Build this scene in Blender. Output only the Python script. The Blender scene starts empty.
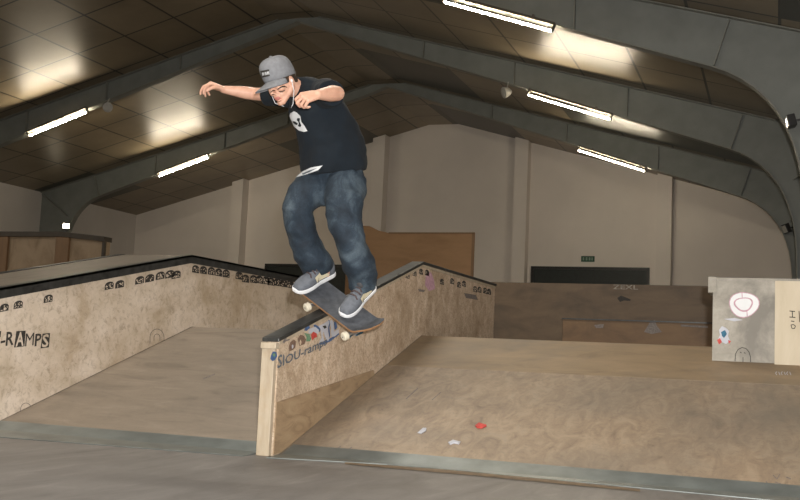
import bpy, math, random
from mathutils import Vector, Matrix, noise
from mathutils.bvhtree import BVHTree
random.seed(4)
scn = bpy.context.scene
COL = scn.collection
V = Vector
PI = math.pi

# ------------------------------------------------------------------ camera
F_PX = 1020.0
H_CAM = 0.58
_m = 0.045
_D = V((377.0, 120.0, F_PX))
dY = _D.normalized()
_k = F_PX * F_PX / (120 - 377 * _m)
dZ = V((_k * _m, -_k, F_PX)).normalized()
dX = dY.cross(-dZ)
if dX.x < 0:
    dX = -dX
R = Matrix((dX, dY, dZ))            # world = R @ camera vector (right, down, forward)
CAM = V((0, 0, H_CAM))

def ray(px, py):
    return R @ V((px - 400.0, py - 250.0, F_PX))
def on_x(px, py, X):
    r = ray(px, py); return CAM + r * (X / r.x)
def on_y(px, py, Y):
    r = ray(px, py); return CAM + r * (Y / r.y)
def on_z(px, py, Z):
    r = ray(px, py); return CAM + r * ((Z - H_CAM) / r.z)
SLOPE = 0.3122
RY0, RY1 = 5.05, 7.34
DECK = SLOPE * (RY1 - RY0)
def on_ramp(px, py, off=0.0):
    r = ray(px, py)
    t = (-H_CAM + off - SLOPE * RY0) / (r.z - SLOPE * r.y)
    return CAM + r * t

cam_data = bpy.data.cameras.new('camera')
cam = bpy.data.objects.new('camera', cam_data)
COL.objects.link(cam)
right = R @ V((1, 0, 0)); down = R @ V((0, 1, 0)); fwd = R @ V((0, 0, 1))
cam.matrix_world = Matrix(((right.x, -down.x, -fwd.x, CAM.x), (right.y, -down.y, -fwd.y, CAM.y),
                           (right.z, -down.z, -fwd.z, CAM.z), (0, 0, 0, 1)))
cam_data.sensor_width = 36.0
cam_data.lens = F_PX / 800.0 * 36.0
cam_data.clip_end = 200
scn.camera = cam

# ------------------------------------------------------------------ materials
def nmat(name):
    m = bpy.data.materials.new(name); m.use_nodes = True
    nt = m.node_tree
    return m, nt, nt.nodes['Principled BSDF']
def col4(c):
    return (c[0], c[1], c[2], 1.0)
def ramp_node(nt, stops):
    r = nt.nodes.new('ShaderNodeValToRGB')
    els = r.color_ramp.elements
    els[0].position = stops[0][0]; els[0].color = col4(stops[0][1])
    els[1].position = stops[-1][0]; els[1].color = col4(stops[-1][1])
    for p, c in stops[1:-1]:
        e = els.new(p); e.color = col4(c)
    return r
def coords(nt, scale=(1, 1, 1), rot=(0, 0, 0)):
    g = nt.nodes.new('ShaderNodeNewGeometry')
    mp = nt.nodes.new('ShaderNodeMapping')
    mp.inputs['Scale'].default_value = scale
    mp.inputs['Rotation'].default_value = rot
    nt.links.new(g.outputs['Position'], mp.inputs['Vector'])
    return mp.outputs['Vector']
def noise_node(nt, vec, scale, detail=4, rough=.55, dist=0.0):
    n = nt.nodes.new('ShaderNodeTexNoise')
    n.inputs['Scale'].default_value = scale
    n.inputs['Detail'].default_value = detail
    n.inputs['Roughness'].default_value = rough
    n.inputs['Distortion'].default_value = dist
    nt.links.new(vec, n.inputs['Vector'])
    return n
def mix(nt, a, b, fac, mode='MIX'):
    x = nt.nodes.new('ShaderNodeMix'); x.data_type = 'RGBA'; x.blend_type = mode
    for s, i in ((fac, 0), (a, 6), (b, 7)):
        if isinstance(s, (int, float)): x.inputs[i].default_value = s
        elif isinstance(s, tuple): x.inputs[i].default_value = col4(s)
        else: nt.links.new(s, x.inputs[i])
    return x.outputs[2]
def bump(nt, bsdf, h, strength=.3, dist=.01):
    b = nt.nodes.new('ShaderNodeBump')
    b.inputs['Strength'].default_value = strength; b.inputs['Distance'].default_value = dist
    nt.links.new(h, b.inputs['Height']); nt.links.new(b.outputs['Normal'], bsdf.inputs['Normal'])

def plain(name, c, rough=.6, metal=0.0, var=.12, scale=12, bmp=0.0):
    m, nt, b = nmat(name)
    v = coords(nt)
    n = noise_node(nt, v, scale, 5)
    r = ramp_node(nt, [(.3, tuple(x * (1 - var) for x in c)), (.7, tuple(min(1, x * (1 + var)) for x in c))])
    nt.links.new(n.outputs['Fac'], r.inputs['Fac'])
    nt.links.new(r.outputs['Color'], b.inputs['Base Color'])
    b.inputs['Roughness'].default_value = rough
    b.inputs['Metallic'].default_value = metal
    if bmp: bump(nt, b, n.outputs['Fac'], bmp)
    return m

def wood(name, cols, stretch=(1, 1, 1), rot=(0, 0, 0), scale=5, dist=1.5, dirt=(.10, .08, .06), dirt_lo=.62, dirt_hi=.78, dirt_amt=.6,
         speck=None, rough=.6, big=1.2, seam=None):
    m, nt, b = nmat(name)
    v = coords(nt, stretch, rot)
    n = noise_node(nt, v, scale, 8, .62, dist)
    k = len(cols)
    r = ramp_node(nt, [(.28 + .44 * i / (k - 1), c) for i, c in enumerate(cols)])
    nt.links.new(n.outputs['Fac'], r.inputs['Fac'])
    out = r.outputs['Color']
    v2 = coords(nt)
    n2 = noise_node(nt, v2, big, 7, .65, .3)
    r2 = ramp_node(nt, [(dirt_lo, (0, 0, 0)), (dirt_hi, (dirt_amt,) * 3)])
    nt.links.new(n2.outputs['Fac'], r2.inputs['Fac'])
    out = mix(nt, out, dirt, r2.outputs['Color'])
    if speck:
        n3 = noise_node(nt, coords(nt, (1, 1, 1)), speck[0], 9, .82, .6)
        r3 = ramp_node(nt, [(speck[1], (0, 0, 0)), (speck[2], (speck[3],) * 3)])
        nt.links.new(n3.outputs['Fac'], r3.inputs['Fac'])
        out = mix(nt, out, speck[4], r3.outputs['Color'])
    nt.links.new(out, b.inputs['Base Color'])
    b.inputs['Roughness'].default_value = rough
    bump(nt, b, n.outputs['Fac'], .15, .003)
    return m

def emit(name, c, s):
    m, nt, b = nmat(name)
    b.inputs['Base Color'].default_value = col4(c)
    b.inputs['Emission Color'].default_value = col4(c)
    b.inputs['Emission Strength'].default_value = s
    return m

M = {}
M['ramp_right'] = wood('ramp_plywood', [(0.1620, 0.1184, 0.0822), (0.2327, 0.1738, 0.1198), (0.2707, 0.2037, 0.1394), (0.3152, 0.2439, 0.1697), (0.2952, 0.2354, 0.1722)],
                       stretch=(1.0, .34, 1.0), rot=(0, 0, -.6), scale=9, dist=1.6, dirt=(.15, .130, .105), dirt_lo=.40, dirt_hi=.68, dirt_amt=.8, big=.8,
                       speck=(26, .50, .70, .5, (.11, .085, .06)))
M['ramp_upper'] = wood('ramp_plywood_upper', [(0.1761, 0.1250, 0.0751), (0.2378, 0.1722, 0.1018), (0.2643, 0.1894, 0.1147), (0.3002, 0.2236, 0.1401)],
                       stretch=(.4, 1.2, 1.0), scale=5, dist=.8, dirt=(.12, .105, .085), dirt_lo=.45, dirt_hi=.68, dirt_amt=.75, big=.8,
                       speck=(35, .55, .72, .35, (.10, .085, .065)))
M['ramp_left'] = wood('ramp_plywood_grey', [(0.1298, 0.1046, 0.0795), (0.1933, 0.1590, 0.1229), (0.2187, 0.1800, 0.1401), (0.2615, 0.2177, 0.1738)],
                      stretch=(.5, 1.6, 1.0), rot=(0, 0, .25), scale=5, dist=.7, dirt=(.13, .11, .09), dirt_lo=.5, dirt_hi=.72, dirt_amt=.5, big=1.4,
                      speck=(34, .53, .72, .45, (.10, .08, .06)))
M['ledge_cream'] = wood('painted_plywood_cream', [(0.3962, 0.3232, 0.2360), (0.5518, 0.4634, 0.3630), (0.6189, 0.5282, 0.4314), (0.6866, 0.6036, 0.5111)],
                        stretch=(1, .7, 1.1), scale=4, dist=.5, dirt=(.30, .21, .11), dirt_lo=.48, dirt_hi=.72, dirt_amt=.75, big=1.7,
                        speck=(20, .50, .64, .55, (.20, .15, .10)))
M['ledge_centre'] = wood('scuffed_plywood', [(0.3219, 0.2346, 0.1535), (0.5020, 0.3871, 0.2811), (0.5984, 0.4807, 0.3619), (0.7197, 0.6096, 0.4882)],
                         stretch=(1, 1, .8), scale=11, dist=.6, dirt=(.26, .18, .10), dirt_lo=.45, dirt_hi=.7, dirt_amt=.6, big=2.2,
                         speck=(60, .47, .62, .72, (.17, .12, .08)))
M['post'] = wood('pale_timber', [(0.2989, 0.2377, 0.1689), (0.3834, 0.3221, 0.2380), (0.4338, 0.3649, 0.2808)], stretch=(3, 3, .5), scale=8, dist=.3,
                 dirt=(.35, .25, .14), dirt_lo=.55, dirt_hi=.75, big=4)
M['lower_panel'] = wood('brown_plywood', [(.19, .13, .075), (.30, .21, .125), (.36, .27, .165)], stretch=(1, .5, 1.6), rot=(.4, 0, 0), scale=8, dist=1.2,
                        dirt=(.13, .09, .05), big=2.5)
M['plateau'] = wood('worn_top_plywood', [(0.0930, 0.0775, 0.0620), (0.1302, 0.1116, 0.0899), (0.1550, 0.1302, 0.1054)], stretch=(2, .5, 1), scale=5, dist=.4, dirt=(.09, .075, .06), big=1.6, rough=.5)
M['coping'] = plain('dark_steel_coping', (.045, .047, .046), rough=.42, metal=.5, var=.45, scale=14)
M['backboard'] = wood('dark_plywood', [(0.0620, 0.0403, 0.0217), (0.0992, 0.0651, 0.0360), (0.1240, 0.0837, 0.0465)], stretch=(.5, 1, 1.5), scale=4, dist=.6, dirt=(.05, .035, .022), dirt_lo=.5, dirt_hi=.7, dirt_amt=.7, big=1.4)
M['backboard_low'] = wood('orange_plywood', [(0.0806, 0.0465, 0.0198), (0.1302, 0.0744, 0.0341), (0.1612, 0.0961, 0.0434)], stretch=(.5, 1, 1.5), scale=4, dist=.6, dirt=(.06, .04, .022), big=1.2)
M['quarter'] = wood('hardboard_brown', [(0.2210, 0.1232, 0.0553), (0.2805, 0.1615, 0.0765), (0.3145, 0.1827, 0.0892)], stretch=(.4, 1, 1.4), scale=3, dist=.5, dirt=(.16, .09, .04), big=.9)
M['left_panel'] = wood('tan_plywood', [(0.1800, 0.1200, 0.0675), (0.2700, 0.1950, 0.1200), (0.3150, 0.2325, 0.1500)], stretch=(1, 1, .6), scale=3, dist=.6, dirt=(.2, .14, .09), big=1.2)
M['panel_post'] = wood('orange_timber', [(.15, .085, .04), (.20, .115, .055)], stretch=(2, 2, .4), scale=5, dist=.3)
M['box_grey'] = wood('grimy_plywood', [(0.2355, 0.2186, 0.1791), (0.3102, 0.2876, 0.2424), (0.3601, 0.3375, 0.2867)], stretch=(1, 1, 1), scale=5, dist=.4,
                     dirt=(.12, .11, .092), dirt_lo=.42, dirt_hi=.60, dirt_amt=.8, big=2.6, speck=(30, .5, .7, .5, (.16, .14, .12)))
M['box_cream'] = wood('new_plywood', [(0.3960, 0.3312, 0.2304), (0.4608, 0.3960, 0.2880), (0.5040, 0.4392, 0.3312)], stretch=(2, 2, .4), scale=5, dist=.4, dirt=(.5, .4, .26), big=2)
M['rail'] = wood('dark_rail_timber', [(.03, .022, .014), (.055, .042, .028)], scale=4)
M['floor'] = wood('grey_painted_floor', [(.115, .108, .103), (.15, .142, .136), (.175, .165, .158), (.22, .208, .198)], stretch=(1.1, .28, 1), rot=(0, 0, .9), scale=6, dist=1.2,
                  dirt=(.12, .11, .10), dirt_lo=.45, dirt_hi=.75, dirt_amt=.6, big=1.6, speck=(30, .52, .72, .4, (.08, .075, .07)), rough=.55)
M['plate'] = plain('galvanised_plate', (0.1612, 0.1814, 0.1773), rough=.38, metal=.35, var=.25, scale=6)
M['edge_brown'] = plain('ply_edge', (.17, .12, .07), rough=.8, var=.4, scale=20)
M['wall'] = plain('cream_painted_wall', (.76, .705, .655), rough=.85, var=.05, scale=.7)
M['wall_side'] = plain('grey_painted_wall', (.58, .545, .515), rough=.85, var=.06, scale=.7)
M['steel'] = plain('grey_painted_steel', (.22, .235, .22), rough=.5, var=.10, scale=2.5)
M['flange'] = plain('grey_painted_steel_flange', (.23, .235, .21), rough=.5, var=.1, scale=4)
M['black'] = plain('black_plastic', (.012, .012, .012), rough=.4)
M['door'] = plain('dark_shutter', (.006, .012, .011), rough=.5, var=.3)
M['white_metal'] = plain('white_enamel', (.09, .082, .068), rough=.4)
M['grey_plastic'] = plain('grey_plastic', (.55, .54, .50), rough=.5)
M['tube'] = emit('fluorescent_tube', (1.0, .86, .64), 200.0)
M['flood'] = emit('floodlight_glass', (1.0, .86, .62), 22.0)
M['glass_off'] = plain('floodlight_glass_off', (.55, .55, .52), rough=.15)
M['sign'] = plain('green_sign', (.012, .07, .035), rough=.4)
M['sign_mark'] = plain('sign_white', (.20, .30, .24), rough=.5)
# ceiling tiles
def ceiling_mat():
    m, nt, b = nmat('ceiling_panels')
    g = nt.nodes.new('ShaderNodeNewGeometry')
    sep = nt.nodes.new('ShaderNodeSeparateXYZ'); nt.links.new(g.outputs['Position'], sep.inputs[0])
    cmb = nt.nodes.new('ShaderNodeCombineXYZ')
    nt.links.new(sep.outputs['X'], cmb.inputs['X']); nt.links.new(sep.outputs['Y'], cmb.inputs['Y'])
    br = nt.nodes.new('ShaderNodeTexBrick')
    br.offset = 0.0; br.squash = 1.0
    for k_, v_ in (('Scale', 1.0), ('Mortar Size', .024), ('Mortar Smooth', .2), ('Bias', 0.0), ('Brick Width', 1.22), ('Row Height', 1.4)):
        br.inputs[k_].default_value = v_
    br.inputs['Color1'].default_value = (.21, .165, .105, 1)
    br.inputs['Color2'].default_value = (.28, .225, .15, 1)
    br.inputs['Mortar'].default_value = (.03, .025, .018, 1)
    nt.links.new(cmb.outputs[0], br.inputs['Vector'])
    # occasional darker replacement panels
    def cell(sock, w):
        d = nt.nodes.new('ShaderNodeMath'); d.operation = 'DIVIDE'; nt.links.new(sock, d.inputs[0]); d.inputs[1].default_value = w
        f = nt.nodes.new('ShaderNodeMath'); f.operation = 'FLOOR'; nt.links.new(d.outputs[0], f.inputs[0]); return f.outputs[0]
    c2 = nt.nodes.new('ShaderNodeCombineXYZ')
    nt.links.new(cell(sep.outputs['X'], 2.44), c2.inputs['X']); nt.links.new(cell(sep.outputs['Y'], 2.8), c2.inputs['Y'])
    wn = nt.nodes.new('ShaderNodeTexWhiteNoise'); nt.links.new(c2.outputs[0], wn.inputs['Vector'])
    r = ramp_node(nt, [(.80, (0, 0, 0)), (.82, (1, 1, 1))]); nt.links.new(wn.outputs['Value'], r.inputs['Fac'])
    out = mix(nt, br.outputs['Color'], (.055, .052, .04), r.outputs['Color'])
    n = noise_node(nt, g.outputs['Position'], .8, 5, .6)
    r2 = ramp_node(nt, [(.35, (.8, .8, .8)), (.7, (1.1, 1.1, 1.1))]); nt.links.new(n.outputs['Fac'], r2.inputs['Fac'])
    out = mix(nt, out, r2.outputs['Color'], 1.0, 'MULTIPLY')
    nt.links.new(out, b.inputs['Base Color'])
    b.inputs['Roughness'].default_value = .36
    b.inputs['Specular IOR Level'].default_value = .5
    return m
M['ceiling'] = ceiling_mat()
# person
def skin_mat():
    m, nt, b = nmat('skin')
    n = noise_node(nt, coords(nt), 18, 5)
    r = ramp_node(nt, [(.3, (.56, .31, .22)), (.7, (.68, .41, .30))])
    nt.links.new(n.outputs['Fac'], r.inputs['Fac']); nt.links.new(r.outputs['Color'], b.inputs['Base Color'])
    b.inputs['Roughness'].default_value = .5
    b.inputs['Subsurface Weight'].default_value = .08
    b.inputs['Subsurface Radius'].default_value = (.02, .008, .004)
    return m
M['skin'] = skin_mat()
M['lips'] = plain('lip_skin', (.50, .19, .16), rough=.45)
M['lips_dark'] = plain('mouth_line', (.16, .05, .045))
M['hair'] = plain('brown_hair', (.035, .022, .014), rough=.6, var=.4, scale=60)
M['shirt'] = plain('navy_cotton', (.0026, .0068, .0120), rough=1.0, var=.25, scale=9, bmp=.3)
def denim():
    m, nt, b = nmat('worn_denim')
    v = coords(nt)
    n = noise_node(nt, v, 5.5, 6, .62, .6)
    r = ramp_node(nt, [(.36, (.007, .014, .024)), (.5, (.015, .028, .044)), (.66, (.060, .085, .108))])
    nt.links.new(n.outputs['Fac'], r.inputs['Fac'])
    n2 = noise_node(nt, v, 220, 2)
    r2 = ramp_node(nt, [(.3, (.75, .75, .75)), (.7, (1.25, 1.25, 1.25))]); nt.links.new(n2.outputs['Fac'], r2.inputs['Fac'])
    out = mix(nt, r.outputs['Color'], r2.outputs['Color'], 1.0, 'MULTIPLY')
    nt.links.new(out, b.inputs['Base Color']); b.inputs['Roughness'].default_value = .85
    n3 = noise_node(nt, v, 16, 4, .6, .8); bump(nt, b, n3.outputs['Fac'], .45, .012)
    return m
M['denim'] = denim()
M['cap'] = plain('grey_felt', (0.1976, 0.2058, 0.2233), rough=.9, var=.12, scale=45, bmp=.2)
M['suede'] = plain('grey_suede', (0.1153, 0.1271, 0.1493), rough=.85, var=.2, scale=40)
M['suede_dark'] = plain('dark_grey_suede', (.06, .06, .065), rough=.85, var=.3, scale=40)
M['rubber'] = plain('white_rubber', (.72, .74, .77), rough=.5, var=.06)
M['cream_leather'] = plain('cream_leather', (.60, .55, .40), rough=.5, var=.08)
M['lace'] = plain('laces', (.07, .05, .05), rough=.8)
M['white_paint'] = plain('white_print', (.66, .68, .70), rough=.7, var=.05)
M['grip'] = plain('grip_tape', (.060, .066, .078), rough=.8, var=.3, scale=25)
M['maple'] = plain('maple_ply', (.30, .17, .085), rough=.5, var=.15)
M['maple_bottom'] = plain('red_brown_underside', (.24, .09, .035), rough=.4, var=.25)
M['wheel'] = plain('urethane', (.66, .62, .50), rough=.4, var=.08)
M['truck'] = plain('cast_aluminium', (.35, .35, .35), rough=.35, metal=.8)
M['ink'] = plain('black_ink', (.03, .026, .022), rough=.8, var=.5, scale=60)
M['ink_soft'] = plain('faded_ink', (.16, .14, .13), rough=.8, var=.4, scale=80)
M['ink_blue'] = plain('blue_grey_ink', (.10, .115, .135), rough=.8, var=.5, scale=90)
M['paint_white'] = plain('white_spray', (.44, .45, .50), rough=.7, var=.08)
M['ink_pale'] = plain('pale_chalk', (.22, .20, .17), rough=.8, var=.5, scale=30)
M['paint_blue'] = plain('blue_spray', (.05, .10, .22), rough=.7, var=.3, scale=40)
M['paint_red'] = plain('red_spray', (.42, .05, .04), rough=.7, var=.3, scale=40)
M['paint_pink'] = plain('pink_spray', (.45, .27, .33), rough=.8, var=.2, scale=40)
M['paint_green'] = plain('green_spray', (.12, .22, .13), rough=.8, var=.2, scale=40)
M['paint_brown'] = plain('brown_spray', (.16, .10, .07), rough=.8, var=.3, scale=60)
M['paint_teal'] = plain('teal_spray', (.03, .12, .20), rough=.8, var=.3, scale=40)

# ------------------------------------------------------------------ mesh helpers
class MB:
    def __init__(s): s.v = []; s.f = []
    def add(s, vs, fs):
        o = len(s.v); s.v += [V(x) for x in vs]; s.f += [tuple(i + o for i in f) for f in fs]
        return s
    def box(s, p, q):
        (x0, y0, z0), (x1, y1, z1) = p, q
        x0, x1 = sorted((x0, x1)); y0, y1 = sorted((y0, y1)); z0, z1 = sorted((z0, z1))
        return s.add([(x0,y0,z0),(x1,y0,z0),(x1,y1,z0),(x0,y1,z0),(x0,y0,z1),(x1,y0,z1),(x1,y1,z1),(x0,y1,z1)],
                     [(0,3,2,1),(4,5,6,7),(0,1,5,4),(1,2,6,5),(2,3,7,6),(3,0,4,7)])
    def obox(s, c, ax, ay, az):        # centre and three half-axis vectors
        c, ax, ay, az = V(c), V(ax), V(ay), V(az)
        vs = [c + i*ax + j*ay + k*az for k in (-1,1) for j in (-1,1) for i in (-1,1)]
        return s.add(vs, [(0,2,3,1),(4,5,7,6),(0,1,5,4),(1,3,7,5),(3,2,6,7),(2,0,4,6)])
    def prism(s, pts, axis, a, b):     # pts 2-D polygon in the other two axes (in x,y,z order)
        def mk(p, t):
            if axis == 'x': return (t, p[0], p[1])
            if axis == 'y': return (p[0], t, p[1])
            return (p[0], p[1], t)
        n = len(pts)
        vs = [mk(p, a) for p in pts] + [mk(p, b) for p in pts]
        fs = [tuple(range(n)), tuple(range(2*n-1, n-1, -1))] + [(i, i+n, (i+1)%n+n, (i+1)%n) for i in range(n)]
        return s.add(vs, fs)
    def loft(s, rings, caps=True):
        n = len(rings[0]); vs = [p for r in rings for p in r]; fs = []
        for k in range(len(rings)-1):
            for i in range(n):
                j = (i+1) % n
                fs.append((k*n+i, k*n+j, (k+1)*n+j, (k+1)*n+i))
        if caps:
            fs.append(tuple(range(n-1, -1, -1))); fs.append(tuple((len(rings)-1)*n+i for i in range(n)))
        return s.add(vs, fs)
    def ell_loft(s, secs, n=24):       # sections: (centre, half-axis a, half-axis b)
        return s.loft([[V(c) + V(a)*math.cos(2*PI*i/n) + V(b)*math.sin(2*PI*i/n) for i in range(n)] for c, a, b in secs])
    def tube(s, pts, r, n=8):
        pts = [V(p) for p in pts]; rings = []
        rs = r if isinstance(r, (list, tuple)) else [r]*len(pts)
        for i, p in enumerate(pts):
            d = (pts[min(i+1, len(pts)-1)] - pts[max(i-1, 0)]).normalized()
            u = d.orthogonal().normalized() if i == 0 else (u - d*u.dot(d)).normalized()
            w = d.cross(u)
            rings.append([p + (u*math.cos(2*PI*k/n) + w*math.sin(2*PI*k/n))*rs[i] for k in range(n)])
        return s.loft(rings)
    def capsule(s, p0, r0, p1, r1, n=14, m=5):
        p0, p1 = V(p0), V(p1); d = (p1-p0)
        if d.length < 1e-6: d = V((0,0,1e-4))
        dn = d.normalized(); u = dn.orthogonal().normalized(); w = dn.cross(u); rings = []
        for k in range(m+1):
            a = -PI/2 + PI/2*k/m + (1e-2 if k == 0 else 0)
            c = p0 + dn*r0*math.sin(a); rr = r0*math.cos(a)
            rings.append([c + (u*math.cos(2*PI*i/n)+w*math.sin(2*PI*i/n))*rr for i in range(n)])
        for k in range(m+1):
            a = PI/2*k/m - (1e-2 if k == m else 0)
            c = p1 + dn*r1*math.sin(a); rr = r1*math.cos(a)
            rings.append([c + (u*math.cos(2*PI*i/n)+w*math.sin(2*PI*i/n))*rr for i in range(n)])
        return s.loft(rings)
    def ell(s, c, a, b, d, n=18, m=12):   # ellipsoid with half-axis vectors
        c, a, b, d = V(c), V(a), V(b), V(d); rings = []
        for k in range(m+1):
            t = PI*k/m; t = min(max(t, 1e-2), PI-1e-2)
            rings.append([c + d*math.cos(t) + (a*math.cos(2*PI*i/n)+b*math.sin(2*PI*i/n))*math.sin(t) for i in range(n)])
        return s.loft(rings[::-1] if a.cross(b).dot(d) < 0 else rings)

def link(name, me, mat, parent=None, origin=None, smooth=False):
    ob = bpy.data.objects.new(name, me)
    COL.objects.link(ob)
    if mat: me.materials.append(mat)
    if smooth: me.polygons.foreach_set('use_smooth', [True]*len(me.polygons))
    if parent is not None:
        ob.parent = parent
    return ob
def world_loc(o):
    l = V(o.location); p = o.parent
    while p is not None: l += V(p.location); p = p.parent
    return l
def build(name, mb, mat, parent=None, origin=None, smooth=False, bevel=0.0):
    """verts are world coordinates; parents are never rotated"""
    if parent is not None: o = world_loc(parent)
    elif origin is not None: o = V(origin)
    else:
        xs = [v.x for v in mb.v]; ys = [v.y for v in mb.v]; zs = [v.z for v in mb.v]
        o = V(((min(xs)+max(xs))/2, (min(ys)+max(ys))/2, min(zs)))
    me = bpy.data.meshes.new(name)
    me.from_pydata([v - o for v in mb.v], [], mb.f); me.update()
    import bmesh
    bm = bmesh.new(); bm.from_mesh(me); bmesh.ops.recalc_face_normals(bm, faces=bm.faces); bm.to_mesh(me); bm.free()
    ob = link(name, me, mat, parent, smooth=smooth)
    if parent is None: ob.location = o
    if bevel:
        md = ob.modifiers.new('bevel', 'BEVEL'); md.width = bevel; md.segments = 2; md.limit_method = 'ANGLE'
    return ob
def empty(name, loc):
    o = bpy.data.objects.new(name, None); COL.objects.link(o); o.location = loc; o.empty_display_size = .1; return o
def tag(o, label, cat, group=None, kind=None):
    o['label'] = label; o['category'] = cat
    if group: o['group'] = group
    if kind: o['kind'] = kind
    return o
def struct(name, mb, mat):
    o = build(name, mb, mat); o['kind'] = 'structure'; return o
def remesh(mb, voxel, it=6, fac=.5):
    me = bpy.data.meshes.new('tmp'); me.from_pydata(mb.v, [], mb.f)
    import bmesh
    bm = bmesh.new(); bm.from_mesh(me); bmesh.ops.recalc_face_normals(bm, faces=bm.faces); bm.to_mesh(me); bm.free()
    ob = bpy.data.objects.new('tmp', me); COL.objects.link(ob)
    r = ob.modifiers.new('r', 'REMESH'); r.mode = 'VOXEL'; r.voxel_size = voxel
    if it:
        s = ob.modifiers.new('s', 'SMOOTH'); s.factor = fac; s.iterations = it
    dg = bpy.context.evaluated_depsgraph_get()
    ev = ob.evaluated_get(dg); m2 = bpy.data.meshes.new_from_object(ev)
    out = MB(); out.v = [V(v.co) for v in m2.vertices]; out.f = [tuple(p.vertices) for p in m2.polygons]
    nrm = [V(v.normal) for v in m2.vertices]
    bpy.data.objects.remove(ob); bpy.data.meshes.remove(me); bpy.data.meshes.remove(m2)
    out.n = nrm
    return out
def text_mb(txt, origin, xd, yd, size, bold=0.0, sx=1.0):
    cu = bpy.data.curves.new('t', 'FONT'); cu.body = txt; cu.size = 1.0; cu.offset = bold; cu.resolution_u = 2
    ob = bpy.data.objects.new('t', cu); COL.objects.link(ob)
    dg = bpy.context.evaluated_depsgraph_get()
    m2 = bpy.data.meshes.new_from_object(ob.evaluated_get(dg))
    mb = MB(); o = V(origin); xd = V(xd); yd = V(yd)
    mb.v = [o + xd*(v.co.x*size*sx) + yd*(v.co.y*size) for v in m2.vertices]
    mb.f = [tuple(p.vertices) for p in m2.polygons]
    bpy.data.objects.remove(ob); bpy.data.curves.remove(cu); bpy.data.meshes.remove(m2)
    return mb
def paint(name, mb, mat, parent, label=None):
    """thin paint lying on a surface"""
    o = world_loc(parent)
    me = bpy.data.meshes.new(name); me.from_pydata([v - o for v in mb.v], [], mb.f); me.update()
    ob = link(name, me, mat, parent)
    if label: ob['label'] = label
    return ob

# ------------------------------------------------------------------ the hall
XL, XR, YB, YF = -21.5, 1.3, 30.6, -4.0
RXC, RZ = -10.1, 8.08
def ceil_z(x): return RZ - (.283 if x > RXC else .265)*abs(x-RXC)
struct('floor', MB().box((XL-.3, YF-.3, -.2), (XR+.3, YB+.3, 0)), M['floor'])
wb = MB().prism([(XL, 0), (XR, 0), (XR, ceil_z(XR)), (RXC+.5, ceil_z(RXC+.5)), (RXC-.5, ceil_z(RXC-.5)), (XL, ceil_z(XL))], 'y', YB, YB+.3)
struct('wall_back', wb, M['wall'])
struct('wall_left', MB().box((XL-.3, YF, 0), (XL, YB+.3, ceil_z(XL))), M['wall_side'])
struct('wall_right', MB().box((XR, YF, 0), (XR+.3, YB+.3, ceil_z(XR))), M['wall_side'])
struct('wall_front', MB().prism([(XL, 0), (XR, 0), (XR, ceil_z(XR)), (RXC+.5, ceil_z(RXC+.5)), (RXC-.5, ceil_z(RXC-.5)), (XL, ceil_z(XL))], 'y', YF-.3, YF), M['wall_side'])
cl = [(XL-.3, ceil_z(XL-.3)), (RXC-.5, ceil_z(RXC-.5)), (RXC+.5, ceil_z(RXC+.5)), (XR+.3, ceil_z(XR+.3))]
struct('ceiling', MB().prism(cl + [(x, z+.25) for x, z in cl[::-1]], 'y', YF-.3, YB+.3), M['ceiling'])
for i, x in enumerate((-17.45, -12.35, -7.62, -3.32)):
    w = .42
    struct('trim_%d' % (i+1), MB().prism([(x, 0), (x+w, 0), (x+w, ceil_z(x+w)-.01), (x, ceil_z(x)-.01)], 'y', YB-.42, YB), M['wall'])
# dark shutters of the back wall
def shutter(name, x0, x1, z1):
    d = struct(name, MB().box((x0, YB-.05, 0), (x1, YB-.002, z1)), M['door'])
    f = MB().box((x0-.08, YB-.08, 0), (x0, YB-.002, z1+.08)).box((x1, YB-.08, 0), (x1+.08, YB-.002, z1+.08)).box((x0, YB-.08, z1), (x1, YB-.002, z1+.08))
    build('door_frame', f, M['black'], d)
a = on_y(534, 269, YB); b = on_y(647, 271, YB)
shutter('door_1', a.x, b.x, a.z)
a = on_y(268, 265, YB); b = on_y(388, 269, YB)
shutter('door_2', a.x, b.x, a.z-.04)
# exit sign
c = on_y(588, 259, YB)
s = tag(build('exit_sign', MB().box((c.x-.2, YB-.04, c.z-.085), (c.x+.2, YB-.003, c.z+.085)), M['sign']), 'small green exit sign on the cream back wall above the dark shutter', 'sign')
mk = MB()
for q0, q1 in ((-.15, -.11), (-.06, -.01), (.03, .08), (.11, .15)):
    mk.box((c.x+q0, YB-.043, c.z-.045), (c.x+q1, YB-.0405, c.z+.045))
paint('pictogram', mk, M['sign_mark'], s)

# portal frames
def bot_r(x): return 7.86 - .342*abs(x-RXC)
def bot_l(x): return 7.85 - .318*abs(x-RXC)
def side_profile(sgn):
    bot = bot_r if sgn > 0 else bot_l
    X = lambda t: RXC + sgn*t
    pts = [(X(0), 7.86), (X(.5), bot(X(.5)) - .01), (X(9.2), bot(X(9.2)))]
    zk = bot(X(9.2))
    # rounded knee down to the column's inner flange
    P0 = V((X(9.2), zk)); P1 = V((X(10.35), bot(X(10.35)))); P2 = V((X(10.42), zk-1.9))
    for k in range(1, 11):
        t = k/10; p = P0*(1-t)**2 + P1*2*t*(1-t) + P2*t*t
        pts.append((p.x, p.y))
    pts.append((X(10.5), 0))
    top = [(X(0), ceil_z(X(0))-.19*0 ), (X(11.28), ceil_z(X(11.28)))]
    return pts, top
def flat_ceil(x): return min(ceil_z(x), ceil_z(RXC+(.5 if x > RXC else -.5))) - .004
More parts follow.
